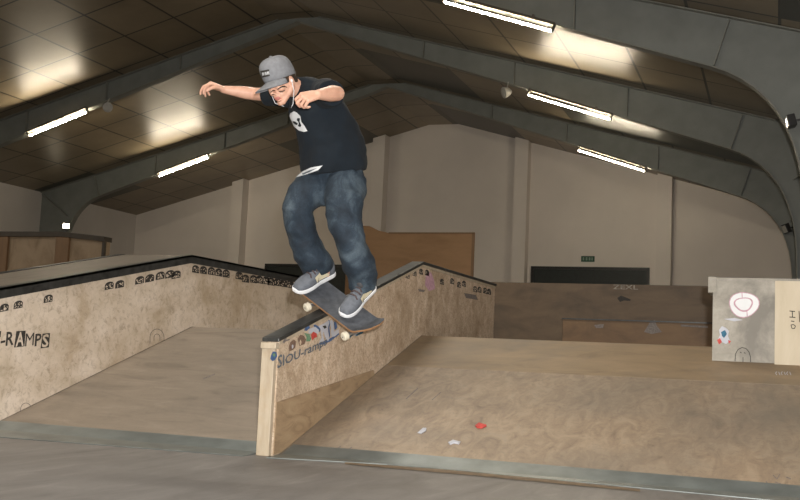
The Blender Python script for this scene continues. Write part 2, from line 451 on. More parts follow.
def make_frame(Y, label):
    root = empty('portal_frame', (RXC, Y, 0)); tag(root, label, 'steel frame', 'steel portal frames across the hall')
    for sgn in (1, -1):
        bt, top = side_profile(sgn)
        xs_out = RXC + sgn*11.45
        outer = [(RXC, flat_ceil(RXC)), (RXC+sgn*.5, flat_ceil(RXC+sgn*.5)), (xs_out, flat_ceil(xs_out)), (xs_out, 0)]
        # rafter web = inner path up to the knee start, column = the rest
        knee = 8                                   # index where rafter turns into column
        web = bt + outer[::-1]
        build('web', MB().prism(web, 'y', Y-.012, Y+.012), M['steel'], root)
        fl = MB()
        inner = bt
        for i in range(len(inner)-1):
            a_, b_ = V((inner[i][0], 0, inner[i][1])), V((inner[i+1][0], 0, inner[i+1][1]))
            d = (b_-a_).normalized(); n = V((-d.z, 0, d.x))*.009
            y0, y1 = Y-.10, Y+.10
            vs = [a_+n, b_+n, b_-n, a_-n]
            fl.add([(p.x, y0, p.z) for p in vs] + [(p.x, y1, p.z) for p in vs], [(0,1,2,3),(7,6,5,4),(0,4,5,1),(1,5,6,2),(2,6,7,3),(3,7,4,0)])
        build('inner_flange', fl, M['flange'], root)
        fo = MB()
        for i in range(1, len(outer)-1):
            a_, b_ = V((outer[i][0], 0, outer[i][1]-.012*(i == 1))), V((outer[i+1][0], 0, outer[i+1][1]-.012*(i == 1)))
            d = (b_-a_).normalized(); n = V((-d.z, 0, d.x))*.009
            vs = [a_+n, b_+n, b_-n, a_-n]
            fo.add([(p.x, Y-.10, p.z) for p in vs] + [(p.x, Y+.10, p.z) for p in vs], [(0,1,2,3),(7,6,5,4),(0,4,5,1),(1,5,6,2),(2,6,7,3),(3,7,4,0)])
        build('outer_flange', fo, M['flange'], root)
        bot = bot_r if sgn > 0 else bot_l
        for t in (3.0, 5.0, 7.3):
            x = RXC+sgn*t
            build('stiffener', MB().prism([(x-.008, bot(x)+.012), (x+.008, bot(x)+.012), (x+.008, flat_ceil(x)-.03), (x-.008, flat_ceil(x)-.03)], 'y', Y-.095, Y-.013), M['flange'], root)
        # diagonal knee stiffeners
        k0 = V((RXC+sgn*9.55, Y, bot(RXC+sgn*9.55)-.02)); k1 = V((RXC+sgn*11.2, Y, flat_ceil(RXC+sgn*11.2)-.1))
        for q0, q1 in (((9.25, bot(RXC+sgn*9.25)+.02), (9.45, flat_ceil(RXC+sgn*9.45)-.04)), ((10.36, bot(RXC+sgn*9.2)-.62), (11.35, flat_ceil(RXC+sgn*11.35)-.08))):
            a_ = V((RXC+sgn*q0[0], 0, q0[1])); b_ = V((RXC+sgn*q1[0], 0, q1[1])); d = (b_-a_).normalized(); n = V((-d.z, 0, d.x))*.009
            vs = [a_+n, b_+n, b_-n, a_-n]
            build('knee_stiffener', MB().add([(p.x, Y-.095, p.z) for p in vs] + [(p.x, Y-.013, p.z) for p in vs],
                  [(0,1,2,3),(7,6,5,4),(0,4,5,1),(1,5,6,2),(2,6,7,3),(3,7,4,0)]), M['flange'], root)
    return root
FY = (14.4, 20.0, 25.6)
make_frame(FY[0], 'nearest grey steel portal frame, its rafter filling the upper right')
make_frame(FY[1], 'middle grey steel portal frame, ridge just above the skater\'s cap')
make_frame(FY[2], 'farthest grey steel portal frame, just before the cream back wall')

# fluorescent fittings
def make_light(Y, sgn, label):
    bot = bot_r if sgn > 0 else bot_l
    x0, x1 = RXC+5.31, RXC+7.01
    if sgn < 0: x0, x1 = RXC-5.42, RXC-7.1
    yy = Y-.17
    p0 = V((x0, yy, bot(x0)-.14)); p1 = V((x1, yy, bot(x1)-.14)); d = (p1-p0).normalized(); up = V((0,1,0)).cross(d).normalized()
    if up.z < 0: up = -up
    root = empty('strip_light', (p0+p1)/2); tag(root, label, 'light', 'fluorescent strip lights under the rafters')
    c = (p0+p1)/2; L = (p1-p0).length/2
    hs = MB().obox(c+up*.105, d*L, V((0,.055,0)), up*.02)
    hs.obox(c+up*.05-d*(L-.012), d*.012, V((0,.03,0)), up*.065).obox(c+up*.05+d*(L-.012), d*.012, V((0,.03,0)), up*.065)
    for e in (-.6, .6):
        hs.obox(c+d*L*e+up*.14+V((0,.05,0)), d*.012, V((0,.09,0)), up*.018)
    build('housing', hs, M['white_metal'], root)
    build('tube', MB().tube([p0+d*.03, p1-d*.03], .0165, 8), M['tube'], root)
for i, Y in enumerate(FY):
    make_light(Y, 1, ('glowing strip light under the nearest rafter, top centre right', 'glowing strip light under the middle rafter, right of the ridge',
                      'glowing strip light under the farthest rafter, on its right half')[i])
for i, Y in enumerate(FY[1:]):
    make_light(Y, -1, ('glowing strip light on the left slope, the one nearer the left edge', 'glowing strip light on the left slope above the back wall pilaster')[i])
# bays over and behind the photographer: no fittings are built here
for Y in (8.8, 3.2, -2.0):
    for sgn in (1, -1):
        pass

# floodlights
def flood(px, py, Y, face, lit, label, size=.14):
    c = on_y(px, py, Y)
    root = empty('floodlight', c); tag(root, label, 'floodlight')
    f = V(face).normalized(); r_ = f.cross(V((0,0,1))).normalized(); u = r_.cross(f)
    build('lamp_body', MB().obox(c - f*.04, r_*size, u*size*.8, f*.05), M['black'], root, bevel=.01)
    build('glass', MB().obox(c + f*.016, r_*size*.82, u*size*.62, f*.005), M['flood'] if lit else M['glass_off'], root)
    side = 1 if c.x > RXC else -1
    build('bracket', MB().tube([c - f*.05, c - f*.10 + V((side*.15, 0, .02)), V((RXC+side*10.45, c.y+.08, c.z+.05))], .014, 6), M['black'], root)
flood(788, 122, FY[0]-.2, (-1, -.12, -.25), False, 'black floodlight high on the nearest right-hand column', .1)
flood(785, 229, FY[2]-.2, (-.9, -.3, -.4), False, 'black floodlight on the farthest right-hand column above the plywood box', .14)
flood(66, 226, FY[2]-.2, (.7, -.7, -.1), True, 'lit floodlight on the left column above the tan plywood wall', .11)
# round detectors under middle rafter
def detector(px, py, label, sgn):
    c = on_y(px, py, FY[1]-.16)
    root = empty('speaker', c); tag(root, label, 'speaker', 'small round speakers under the middle rafter')
    r_ = V((.8*sgn, -.6, -.3)).normalized(); u = r_.orthogonal().normalized(); w = r_.cross(u)
    build('speaker_horn', MB().loft([[c + r_*t + (u*math.cos(2*PI*k/20)+w*math.sin(2*PI*k/20))*q for k in range(20)] for t, q in ((-.1,.03),(-.06,.07),(.0,.10),(.07,.12),(.085,.115),(.05,.05))]), M['grey_plastic'], root, smooth=True)
    bot = bot_r if c.x > RXC else bot_l
    build('hanger', MB().tube([c-r_*.08, (c.x, c.y, c.z+.1), (c.x, c.y+.08, max(c.z+.12, bot(c.x)+.02))], .012, 6), M['grey_plastic'], root)
detector(107, 107, 'small round speaker hanging under the rafter on the left', 1)
detector(507, 92, 'small round speaker hanging under the rafter near the right strip lights', -1)

# ------------------------------------------------------------------ ramp
rx0, rx1 = -5.25, 1.28
ramp = build('bank_ramp', MB().prism([(RY0, .002), (RY1, DECK), (12.6, DECK), (12.6, .002)], 'x', rx0, rx1), M['ramp_left'])
tag(ramp, 'wide plywood bank ramp with flat deck, rising from the grey floor', 'ramp')
def sheet(name, x0, x1, y0, y1, mat, t=.004):
    z = lambda y: SLOPE*(y-RY0)
    return build(name, MB().prism([(y0, z(y0)+.0005), (y1, z(y1)+.0005), (y1, z(y1)+t), (y0, z(y0)+t)], 'x', x0, x1), mat, ramp)
sheet('plywood_sheet', -4.535, -2.602, 5.15, RY1, M['ramp_left'])
ysplit = 6.62
sheet('plywood_sheet', -2.526, rx1, 5.15, ysplit-.004, M['ramp_right'])
sheet('plywood_sheet', -2.526, rx1, ysplit, RY1, M['ramp_upper'])
def plate(x0, x1, low, name='metal_plate', mat=None, top=5.185):
    n = 12; mb = MB(); vs = []
    def ylow(x):
        for (xa, ya), (xb, yb) in zip(low, low[1:]):
            if x <= xb: return ya + (yb-ya)*(x-xa)/(xb-xa)
        return low[-1][1]
    for i in range(n+1):
        x = x0 + (x1-x0)*i/n; yl = min(ylow(x), RY0-.02)
        prof = [(yl, .001), (yl, .005), (RY0, .010), (top, SLOPE*(top-RY0)+.009), (top, SLOPE*(top-RY0)+.0045), (RY0+.02, .0072), (RY0-.01, .001)]
        vs.append([V((x, a_, b_)) for a_, b_ in prof])
    mb.loft(vs)
    return build(name, mb, mat or M['plate'], ramp)
lowpts = [on_z(*p, 0.004) for p in ((-60, 431), (0, 437), (130, 447), (258, 457), (400, 465), (600, 484), (750, 498), (800, 503))]
low = sorted([(p.x, p.y) for p in lowpts])
plate(-4.535, -2.64, low)
plate(-2.51, 1.2, low)
# brown ply edge peeping out under the right plate
pe = [on_z(*p, .003) for p in ((345, 462), (480, 472), (640, 489), (640, 491.5), (480, 476), (345, 464))]
paint('plywood_edge', MB().add([p for p in pe], [(5,4,1,0),(4,3,2,1)]), M['edge_brown'], ramp)

# ------------------------------------------------------------------ ledges
CX0, CX1 = -2.60, -2.53
CY0, CYA, CY1 = 4.98, 7.29, 9.43
CZ0, CZA = .617, 1.256
def ctop(y): return CZ0 + (CZA-CZ0)*(y-CY0)/(CYA-CY0) if y < CYA else CZA
def base(y): return 0.0 if y < RY0 else (SLOPE*(y-RY0) if y < RY1 else DECK)
cen = build('grind_ledge', MB().prism([(CY0, .002), (RY0, .006), (RY1, DECK+.006), (CY1, DECK+.006), (CY1, CZA), (CYA, CZA), (CY0, CZ0)], 'x', CX0, CX1), M['ledge_centre'])
tag(cen, 'narrow central plywood ledge with dark steel coping, under the skateboard', 'ledge')
th = .022
build('coping', MB().prism([(CY0-.03, CZ0-.008), (CYA, CZA), (CY1+.01, CZA), (CY1+.01, CZA+th), (CYA, CZA+th), (CY0-.03, CZ0-.008+th)], 'x', CX0-.018, CX1+.014), M['coping'], cen, bevel=.004)
build('end_post', MB().box((CX0-.014, CY0-.035, .001), (CX1-.008, CY0-.001, CZ0-.02)).box((CX0-.018, CY0-.045, CZ0-.045), (CX1+.004, CY0-.001, CZ0-.012)), M['post'], cen, bevel=.003)
# light capping strip just under the coping
build('capping_strip', MB().prism([(CY0, CZ0-.022), (CYA, CZA-.022), (CY1, CZA-.022), (CY1, CZA-.001), (CYA, CZA-.001), (CY0, CZ0-.001)], 'x', CX1, CX1+.006), M['post'], cen)
q = [on_x(*p, CX1+.004) for p in ((268, 403), (353, 396))]
y0, z0 = CY0+.002, q[0].z; y1 = q[1].y; z1 = q[1].z
z1 = max(z1, base(y1)+.02)
yy = y1+.35
build('lower_panel', MB().prism([(y0, .012), (RY0+.02, .014), (yy, base(yy)+.008), (yy-.02, base(yy)+.04), (y0, z0)], 'x', CX1+.0005, CX1+.006), M['lower_panel'], cen)

LX0, LX1 = -5.25, -4.54
LY0, LYA, LY1 = 4.72, 7.25, 9.9
def ltop(y): return .871 + .2017*(min(y, LYA)-5.089)
LZ0, LZA = ltop(LY0), ltop(LYA)
lef = build('wide_ledge', MB().prism([(LY0, .002), (RY0, .006), (RY1, DECK+.006), (LY1, DECK+.006), (LY1, LZA-.02), (LYA, LZA-.02), (LY0, LZ0-.02)], 'x', LX0+.01, LX1), M['ledge_cream'])
tag(lef, 'wide cream plywood ledge with thick black edge, on the left', 'ledge')
build('top_sheet', MB().prism([(LY0, LZ0-.019), (LYA, LZA-.019), (LY1, LZA-.019), (LY1, LZA-.003), (LYA, LZA-.003), (LY0, LZ0-.003)], 'x', LX0+.06, LX1-.06), M['plateau'], lef)
for xa, xb in ((LX1-.058, LX1+.014), (LX0-.004, LX0+.055)):
    build('coping', MB().prism([(LY0-.01, LZ0-.068), (LYA, LZA-.068), (LY1+.01, LZA-.068), (LY1+.01, LZA), (LYA, LZA), (LY0-.01, LZ0)], 'x', xb-.012 if xb > LX0+.1 else xa, xb if xb > LX0+.1 else xa+.012)
          .prism([(LY0-.01, LZ0-.016), (LYA, LZA-.016), (LY1+.01, LZA-.016), (LY1+.01, LZA+.001), (LYA, LZA+.001), (LY0-.01, LZ0+.001)], 'x', xa, xb), M['coping'], lef)

# ---- stamps and lettering on the ledges
def pl_poly(mb, X, pts):      # polygon from picture points on the plane X
    n = len(pts); mb.add([on_x(x, y, X) for x, y in pts], [tuple(range(n))]); return mb
def stamps(parent, X, spots, hpx=9, wk=.88):
    for n_, (px, py) in enumerate(spots):
        c = on_x(px, py+hpx*.42, X); u = on_x(px, py-hpx*.42, X); e = on_x(px+5, py+hpx*.42, X)
        h = (u-c).length*1.15; w = abs(e.y-on_x(px-5, py+hpx*.42, X).y)*wk*(1 if px < 190 else .8)
        s_ = .2 if px < 190 else 0
        nx, ny = 9, 8; mb = MB(); mats = []
        for j in range(ny+1):
            for i in range(nx+1):
                a_ = -.5+i/nx; top_ = .55+.45*math.sqrt(max(0, 1-(2*a_*.97)**2)); z_ = top_*j/ny
                mb.v.append(V((X, c.y+a_*w, c.z+z_*h+s_*a_*w)))
        rr = random.Random(n_*7+int(px))
        for j in range(ny):
            for i in range(nx):
                k = j*(nx+1)+i; mb.f.append((k, k+1, k+nx+2, k+nx+1))
                mats.append(1 if (0 < i < nx-1 and 0 < j < ny-2 and (i % 3 != 0 or rr.random() < .3) and rr.random() < .40) else 0)
        o_ = paint('stencil_stamp', mb, M['ink'], parent); o_.data.materials.append(M['ledge_cream'])
        for p_, m_ in zip(o_.data.polygons, mats): p_.material_index = m_
left_sp = [(4, 308), (18, 305), (48, 299), (109, 286), (119.5, 284.5), (139.5, 280.5), (149.5, 278.5), (160, 276), (169.5, 274.5), (176, 275),
           (195.5, 269.5), (203.3, 270.5), (211.3, 271.5), (218.6, 272.8), (226, 274), (239, 276), (245.5, 279), (253.4, 279.5), (259.4, 280), (266, 280.8), (271, 282), (277.5, 282.5), (283.5, 283.5), (290, 284.5)]
stamps(lef, LX1+.0015, left_sp, 8)
cs = [(399, 277), (407.5, 276), (414.5, 273.5), (421, 272), (427, 273), (442, 282), (452, 281.5), (459, 285), (464, 284), (475, 289.5), (479.5, 290), (485, 291), (489, 292)]
stamps(cen, CX1+.0015, cs, 6, .5)
# lettering: "-RAMPS" in torn-block letters
LD = V((0, 1, .17)).normalized(); LU = V((0, 0, 1))
def on_l(px, py): return on_x(px, py, LX1+.0015)
letters = [('-', .5, 5.3, 343.5, 6.5, 0), ('R', 5.5, 13.5, 346, 14, 0), ('A', 14, 24.5, 347.5, 16, 1), ('M', 25, 33.5, 346.5, 13, 0), ('P', 34.5, 41, 346.5, 12.5, 0), ('S', 40.5, 49, 348.5, 14.5, 1)]
mbk, mwh = MB(), MB()
for ch, xa, xb, yb, hp, inv in letters:
    a_ = on_l(xa, yb); b_ = on_l(xb, yb-1.2); t_ = on_l(xa, yb-hp)
    w = b_.y-a_.y; h = t_.z-a_.z; dirx = (b_-a_).normalized()
    if ch == '-':
        mbk.add([a_, a_+dirx*w, a_+dirx*w+LU*h*.35, a_+LU*h*.35], [(0,1,2,3)]); continue
    glyph = text_mb(ch, (0,0,0), (1,0,0), (0,1,0), 1.0, 0.0 if ch == 'M' else .02)
    gx0 = min(v.x for v in glyph.v); gx1 = max(v.x for v in glyph.v); gy0 = min(v.y for v in glyph.v); gy1 = max(v.y for v in glyph.v)
    pad = .12 if inv else 0
    tgt = mwh if inv else mbk
    off = V((.0012, 0, 0)) if inv else V((0,0,0))
    tgt.add([a_ + off + dirx*w*(pad+(1-2*pad)*(v.x-gx0)/(gx1-gx0)) + LU*h*(pad*.4+(1-pad*.8)*(v.y-gy0)/(gy1-gy0)) for v in glyph.v], glyph.f)
    if inv:
        mbk.add([a_, a_+dirx*w, a_+dirx*w+LU*h, a_+dirx*w*.1+LU*h*1.02], [(0,1,2,3)])
u0 = on_l(-1, 341); 
mbk.add([on_l(-4, 338.5), on_l(.6, 337), on_l(1.2, 331), on_l(-3, 331)], [(0,1,2,3)])
paint('lettering', mbk, M['ink'], lef, 'black torn-block lettering reading RAMPS')
paint('lettering_insides', mwh, M['ledge_cream'], lef)
# pencil arches near the foot of the wall
def arch(mb, X, cx, cy, w, h, th=.6):
    pts = []
    for k in range(0, 13):
        t = PI*k/12; pts.append((cx - w*math.cos(t), cy - h*.45 - h*.55*math.sin(t)))
    pts = [(cx-w, cy)] + pts + [(cx+w, cy)]
    for (ax, ay), (bx, by) in zip(pts, pts[1:]):
        d = math.hypot(bx-ax, by-ay) or 1; nx, ny = -(by-ay)/d*th/2, (bx-ax)/d*th/2
        mb.add([on_x(ax+nx, ay+ny, X), on_x(bx+nx, by+ny, X), on_x(bx-nx, by-ny, X), on_x(ax-nx, ay-ny, X)], [(0,1,2,3)])
am = MB(); arch(am, LX1+.0015, 26, 416, 5.5, 13); arch(am, LX1+.0015, 157, 344, 7, 15); arch(am, LX1+.0015, 157, 341, 3, 7)
paint('pencil_arch', am, M['ink_soft'], lef)
# centre ledge: lettering along the coping
def on_c(px, py): return on_x(px, py, CX1+.0075)
t0 = on_c(277, 368.5); t1 = on_c(327, 344.5); dr = (t1-t0).normalized()
g = text_mb('SIOU-ramps', (0,0,0), (1,0,0), (0,1,0), 1.0, .018)
gx1 = max(v.x for v in g.v); L = (t1-t0).length; hh = (on_c(290, 349.5)-on_c(290, 359.5)).z/.72
gm = MB(); gm.v = [t0 + dr*(L*v.x/gx1) + LU*hh*v.y*(1.25 if v.x < .62 else .92) for v in g.v]; gm.f = g.f
paint('lettering', gm, M['ink_blue'], cen, 'faded blue-grey lettering')
def blob2d(name, X, mat, pts, parent, lift=0.0):
    return paint(name, pl_poly(MB(), X+lift, pts), mat, parent)
def zz(pts): return [(268+x/8.34, 310+y/8.34) for x, y in pts]
G = [  # graffiti patches (shapes read off the wall)
    ('paint_brown', [(175,300),(185,270),(215,245),(235,262),(228,315),(205,335),(178,345)], 0),
    ('paint_white', [(198,296),(206,286),(214,300),(208,320),(200,322)], 1),
    ('paint_brown', [(248,240),(270,205),(300,215),(318,245),(305,285),(262,300)], 0),
    ('ledge_centre', [(262,270),(270,245),(280,268),(275,290),(266,292)], 1),
    ('paint_green', [(300,190),(345,200),(360,240),(350,262),(318,262),(322,225)], 0),
    ('paint_white', [(335,185),(350,155),(395,140),(425,165),(420,205),(398,190),(380,180),(350,200)], 1),
    ('paint_red', [(360,205),(378,180),(405,195),(410,225),(385,235),(370,255),(362,225)], 2),
    ('paint_blue', [(300,170),(315,135),(345,125),(350,150),(322,175)], 0),
    ('paint_blue', [(378,125),(395,120),(440,150),(432,185),(408,160),(385,142)], 0),
    ('paint_white', [(420,135),(470,110),(505,85),(512,110),(498,150),(500,175),(512,240),(500,262),(478,225),(462,180),(455,205),(470,255),(440,270),(425,275),(448,230),(440,160)], 1),
    ('paint_blue', [(500,80),(512,84),(520,110),(512,150),(520,215),(512,232),(502,175),(503,140),(510,110)], 0),
    ('paint_white', [(512,92),(535,82),(548,110),(548,165),(552,182),(572,165),(590,160),(592,190),(560,218),(535,226),(524,190),(526,140)], 1),
    ('paint_blue', [(548,92),(570,105),(578,140),(572,155),(556,168),(552,130)], 0),
    ('paint_blue', [(425,275),(440,272),(470,258),(512,240),(592,192),(596,202),(520,262),(470,285),(430,292)], 0),
    ('ink', [(455,135),(480,128),(490,145),(472,158)], 2),
    ('paint_blue', [(25,380),(40,345),(70,350),(78,385),(55,420),(35,425),(20,405)], 0),
    ('paint_green', [(38,372),(50,358),(66,372),(52,392)], 1),
    ('ink_soft', [(120,268),(138,240),(160,230),(150,248),(185,240),(180,252),(148,262),(134,280)], 0)]
for mt, pts, lv in G:
    blob2d('graffiti', CX1+.0065, M[mt], zz(pts), cen, .0008*lv)
blob2d('graffiti', CX1+.0015, M['paint_pink'], [(426, 274), (431, 272), (434, 280), (435, 289), (429, 291), (425, 285)], cen)
blob2d('graffiti', CX1+.0015, M['paint_teal'], [(345, 335), (350, 334), (354, 331), (361, 330), (365, 328), (363, 333), (357, 336), (353, 335), (350, 338)], cen)
blob2d('graffiti', CX1+.0015, M['paint_white'], [(352, 334.5), (358, 331), (360, 332), (355, 335.5)], cen, .001)
blob2d('graffiti', CX1+.0015, M['ink_soft'], [(464, 293), (476, 295), (478, 300), (466, 298)], cen)
blob2d('graffiti', CX1+.0015, M['ink_soft'], [(418, 289), (425, 290), (424, 292), (419, 291.5)], cen)

# ------------------------------------------------------------------ box on the right
c0 = on_ramp(712, 360, .01); t0 = on_y(712, 277.5, c0.y)
BY = c0.y; BX0 = c0.x; BX1 = 1.1; BZ = t0.z
bxm = MB().prism([(BY, base(BY)+.006), (RY1, DECK+.006), (8.6, DECK+.006), (8.6, BZ), (BY, BZ)], 'x', BX0, BX1)
box = build('plywood_box', bxm, M['box_grey']); tag(box, 'grimy pale plywood box standing on the ramp top at the right edge', 'box')
build('corner_lip', MB().box((BX0-.03, BY-.012, BZ-.10), (BX0+.02, BY+.3, BZ+.004)), M['box_grey'], box)
sx = on_y(775, 300, BY).x
build('side_panel', MB().box((sx, BY-.016, base(BY)-.004), (BX1, BY-.0005, on_y(776, 281, BY).z)), M['box_cream'], box)['label'] = 'clean cream plywood panel'
def on_b(px, py, o=.0015): return on_y(px, py, BY-o)
def bpoly(mb, pts, o=.0015): mb.add([on_b(x, y, o) for x, y in pts], [tuple(range(len(pts)))]); return mb
def ringpts(cx, cy, rx, ry, n=24, w=.0, ph=0):
    return [(cx + rx*(1+w*math.cos(3*2*PI*k/n+ph))*math.cos(2*PI*k/n), cy + ry*(1+w*math.cos(3*2*PI*k/n+ph))*math.sin(2*PI*k/n)) for k in range(n)]
paint('round_sticker', bpoly(MB(), ringpts(744, 304.5, 15.3, 12.8, w=.05, ph=1), .0015), M['paint_pink'], box)
paint('round_sticker', bpoly(MB(), ringpts(744, 304.5, 14.4, 12.0, w=.05, ph=1), .0022), M['white_paint'], box)
paint('round_sticker', bpoly(MB(), ringpts(743.6, 304.2, 9.6, 7.2, w=.08, ph=2), .003), M['paint_pink'], box)
paint('round_sticker', bpoly(MB(), ringpts(743.6, 304, 8.0, 5.9, w=.08, ph=2), .0037), M['white_paint'], box)
paint('round_sticker', bpoly(bpoly(MB(), [(741.6, 293), (742.4, 293), (742.6, 297.5), (741.8, 297.5)], .0042), [(746.5, 311), (747.3, 311), (747.6, 316), (746.8, 316.2)], .0042), M['paint_pink'], box)
paint('graffiti', bpoly(MB(), [(719, 330), (722, 326), (726, 328), (729, 331), (728, 336), (730, 341), (726, 344), (722, 342), (719, 344), (718, 339), (720, 335)]), M['paint_white'], box)
paint('graffiti', bpoly(MB(), [(721, 332), (725, 330), (727, 334), (724, 338), (722, 336)], .0022), M['paint_teal'], box)
paint('graffiti', bpoly(bpoly(MB(), [(717, 340), (720, 338), (722, 342), (719, 344.5)], .0024), [(728, 340), (731, 341), (729, 344)], .0024), M['paint_red'], box)
paint('graffiti', bpoly(MB(), [(724, 319), (735, 318), (743, 320), (734, 321.3)]), M['paint_white'], box)
lm = MB()
def line2(mb, pts, th, fn):
    for (ax, ay), (bx, by) in zip(pts, pts[1:]):
        d = math.hypot(bx-ax, by-ay) or 1; nx, ny = -(by-ay)/d*th/2, (bx-ax)/d*th/2
        mb.add([fn(ax+nx, ay+ny), fn(bx+nx, by+ny), fn(bx-nx, by-ny), fn(ax-nx, ay-ny)], [(0,1,2,3)])
line2(lm, [(735, 361), (735.5, 354), (738, 349.5), (742, 347.5), (746, 348.5), (749, 352), (750.5, 357), (750.5, 362)], .7, on_b)
line2(lm, [(740, 352), (741.5, 353)], .8, on_b); line2(lm, [(744, 352.5), (745.5, 353.5)], .8, on_b); line2(lm, [(743, 357), (743, 362)], .7, on_b)
line2(lm, [(714.8, 278.5), (715.4, 288)], 1.2, on_b)
paint('drawing', lm, M['ink'], box)
cp = lambda x, y: on_y(x, y, BY-.018)
lm = MB()
line2(lm, [(789.5, 311), (795, 311.5)], .9, cp); line2(lm, [(792.2, 311), (792.5, 317)], .9, cp); line2(lm, [(789.5, 317), (795.5, 317.5)], .9, cp)
line2(lm, [(791, 321), (794.5, 321.5)], .9, cp)
line2(lm, [(791, 325), (793.5, 324.5), (795.5, 326), (794.5, 328.5), (792, 328.5), (791, 325)], .8, cp)
line2(lm, [(799, 311), (799.8, 322)], .9, cp)
paint('lettering', lm, M['ink'], box, 'black handwritten marks')
# small white tag and scraps on the ramp
lm = MB(); fr = lambda x, y: on_ramp(x, y, .0058)
for x in (777, 782.5, 788):
    line2(lm, [(x, 371.5), (x-1.5, 373), (x-.2, 375)], .7, fr); line2(lm, [(x+1.6, 371.8), (x+3, 375)], .7, fr)
paint('lettering', lm, M['paint_white'], ramp)
lm = MB()
line2(lm, [(766, 481), (769, 486)], 1, fr); line2(lm, [(773, 475), (777, 479), (780, 474)], .9, fr); line2(lm, [(775, 482), (781, 484)], .9, fr); line2(lm, [(786, 477), (791, 479)], 1, fr)
line2(lm, [(335, 450), (341, 446)], .9, fr); line2(lm, [(346, 451), (352, 447)], .9, fr); line2(lm, [(354, 451), (360, 452)], .7, fr)
line2(lm, [(203, 379), (215, 374)], 1, fr)
line2(lm, [(406, 399), (418, 388)], .8, fr); line2(lm, [(432, 400), (441, 392)], .6, fr)
paint('scratch', lm, M['ink_soft'], ramp)
def scrap(pts, mat, label, h=.012):
    P = [on_ramp(x, y, .0062) for x, y in pts]; n = V((0, -SLOPE, 1)).normalized(); c = sum(P, V())/len(P)
    T = [p + n*(h*(.3+.7*((i % 2)))) for i, p in enumerate(P)]
    k = len(P); mb = MB().add(P + T + [c+n*h], [tuple(range(k))] + [(i, (i+1) % k, (i+1) % k+k, i+k) for i in range(k)] + [(i+k, (i+1) % k+k, 2*k) for i in range(k)])
    o = build('scrap', mb, mat); tag(o, label, 'litter'); return o
scrap([(475, 426), (479, 424.2), (484, 424.5), (486.5, 426.5), (482, 428.6), (477, 428.2)], M['paint_red'], 'small crumpled red scrap lying on the right-hand ramp')
scrap([(417.5, 433), (423, 429), (426.5, 428.2), (426, 431), (421, 434)], M['paint_white'], 'white paper scrap on the ramp, left of the red one', .008)
scrap([(448, 442.5), (453, 441), (460.5, 442), (459, 444.5), (454, 443.5), (450, 445)], M['paint_white'], 'white paper scrap nearest the metal plate, below the red one', .008)

# ------------------------------------------------------------------ background ramps
bb = build('ramp_backboard', MB().box((-3.9, 12.62, .002), (1.2, 12.85, on_y(600, 284, 12.62).z)), M['backboard'])
tag(bb, 'long dark brown plywood barrier beyond the ramp deck', 'barrier')
ln = MB(); fb = lambda x, y: on_y(x, y, 12.617)
g = text_mb('ZEXL', (0,0,0), (1,0,0), (0,1,0), 1.0, .01)
a_ = fb(613, 289); b_ = fb(638, 289.5); w = b_.x-a_.x; gx1 = max(v.x for v in g.v)
ln.add([a_ + V((w*v.x/gx1, 0, v.y*.078)) for v in g.v], g.f)
paint('lettering', ln, M['ink_pale'], bb)
lk = MB(); lk.add([fb(x, y) for x, y in [(617, 298), (621, 295.5), (625, 297), (631, 299.5), (630, 301), (624, 300.5), (620, 302)]], [tuple(range(7))])
paint('graffiti', lk, M['ink'], bb)
#sm = MB().box((-2.15, 12.60, DECK), (-2.12, 12.619, on_y(600, 284, 12.62).z-.005))
#build('batten', sm, M['backboard'], bb)
a_ = on_y(563, 319, 11.9); 
lb = build('grind_box', MB().box((a_.x, 11.9, DECK+.002), (.9, 12.6, a_.z)), M['backboard_low']); tag(lb, 'low orange-brown plywood box in front of the dark barrier', 'box')
build('coping', MB().box((a_.x-.01, 11.885, a_.z-.002), (.9, 11.95, a_.z+.012)), M['coping'], lb)
fl_ = lambda x, y: on_y(x, y, 11.897)
pm = MB(); 
for P in ([(644, 332), (650, 322), (655, 320), (657, 326), (662, 332), (652, 334)], [(681, 324.5), (708, 326), (708, 328), (681, 326.5)], [(594, 325), (604, 324), (603, 328), (596, 328)]):
    pm.add([fl_(x, y) for x, y in P], [tuple(range(len(P)))])
paint('graffiti', pm, M['ink_soft'], lb)

a_ = on_y(372, 227, 18); b_ = on_y(474, 233, 18)
zt = b_.z
qp = build('quarter_pipe', MB().prism([(a_.x-.5, .002), (b_.x, .002), (b_.x, zt), (a_.x+.35, zt), (a_.x+.12, zt+.05), (a_.x-.05, zt+.13), (a_.x-.5, zt+.16)], 'y', 18, 18.08), M['quarter'])
tag(qp, 'tall smooth brown hardboard panel behind the skater\'s leg', 'barrier')
qe = build('edge_trim', MB().box((b_.x-.03, 17.985, .002), (b_.x+.02, 17.999, zt+.01)).box((a_.x+.35, 17.985, zt-.02), (b_.x, 17.999, zt+.01)), M['panel_post'], qp)

a_ = on_y(62, 232, 14); b_ = on_y(107, 237, 14)
lp = empty('plywood_barrier', (-12, 14, 0)); tag(lp, 'tan plywood barrier with dark top rail at the far left', 'barrier')
zt = a_.z
build('panel', MB().prism([(-15.0, .002), (b_.x, .002), (b_.x, b_.z-.08), (a_.x, zt-.08), (-15.0, zt-.08)], 'y', 14, 14.10), M['left_panel'], lp)
build('top_rail', MB().prism([(-15.0, zt-.08), (a_.x, zt-.08), (b_.x, b_.z-.08), (b_.x, b_.z), (a_.x, zt), (-15.0, zt)], 'y', 13.93, 14.14), M['rail'], lp)
for px0, px1 in ((-2, 9), (57, 70)):
    xa = on_y(px0, 240, 13.98).x; xb = on_y(px1, 240, 13.98).x
    build('post', MB().box((xa, 13.95, .002), (xb, 13.999, zt-.085)), M['panel_post'], lp)
build('post', MB().box((b_.x-.05, 13.95, .002), (b_.x, 13.999, b_.z-.085)), M['rail'], lp)

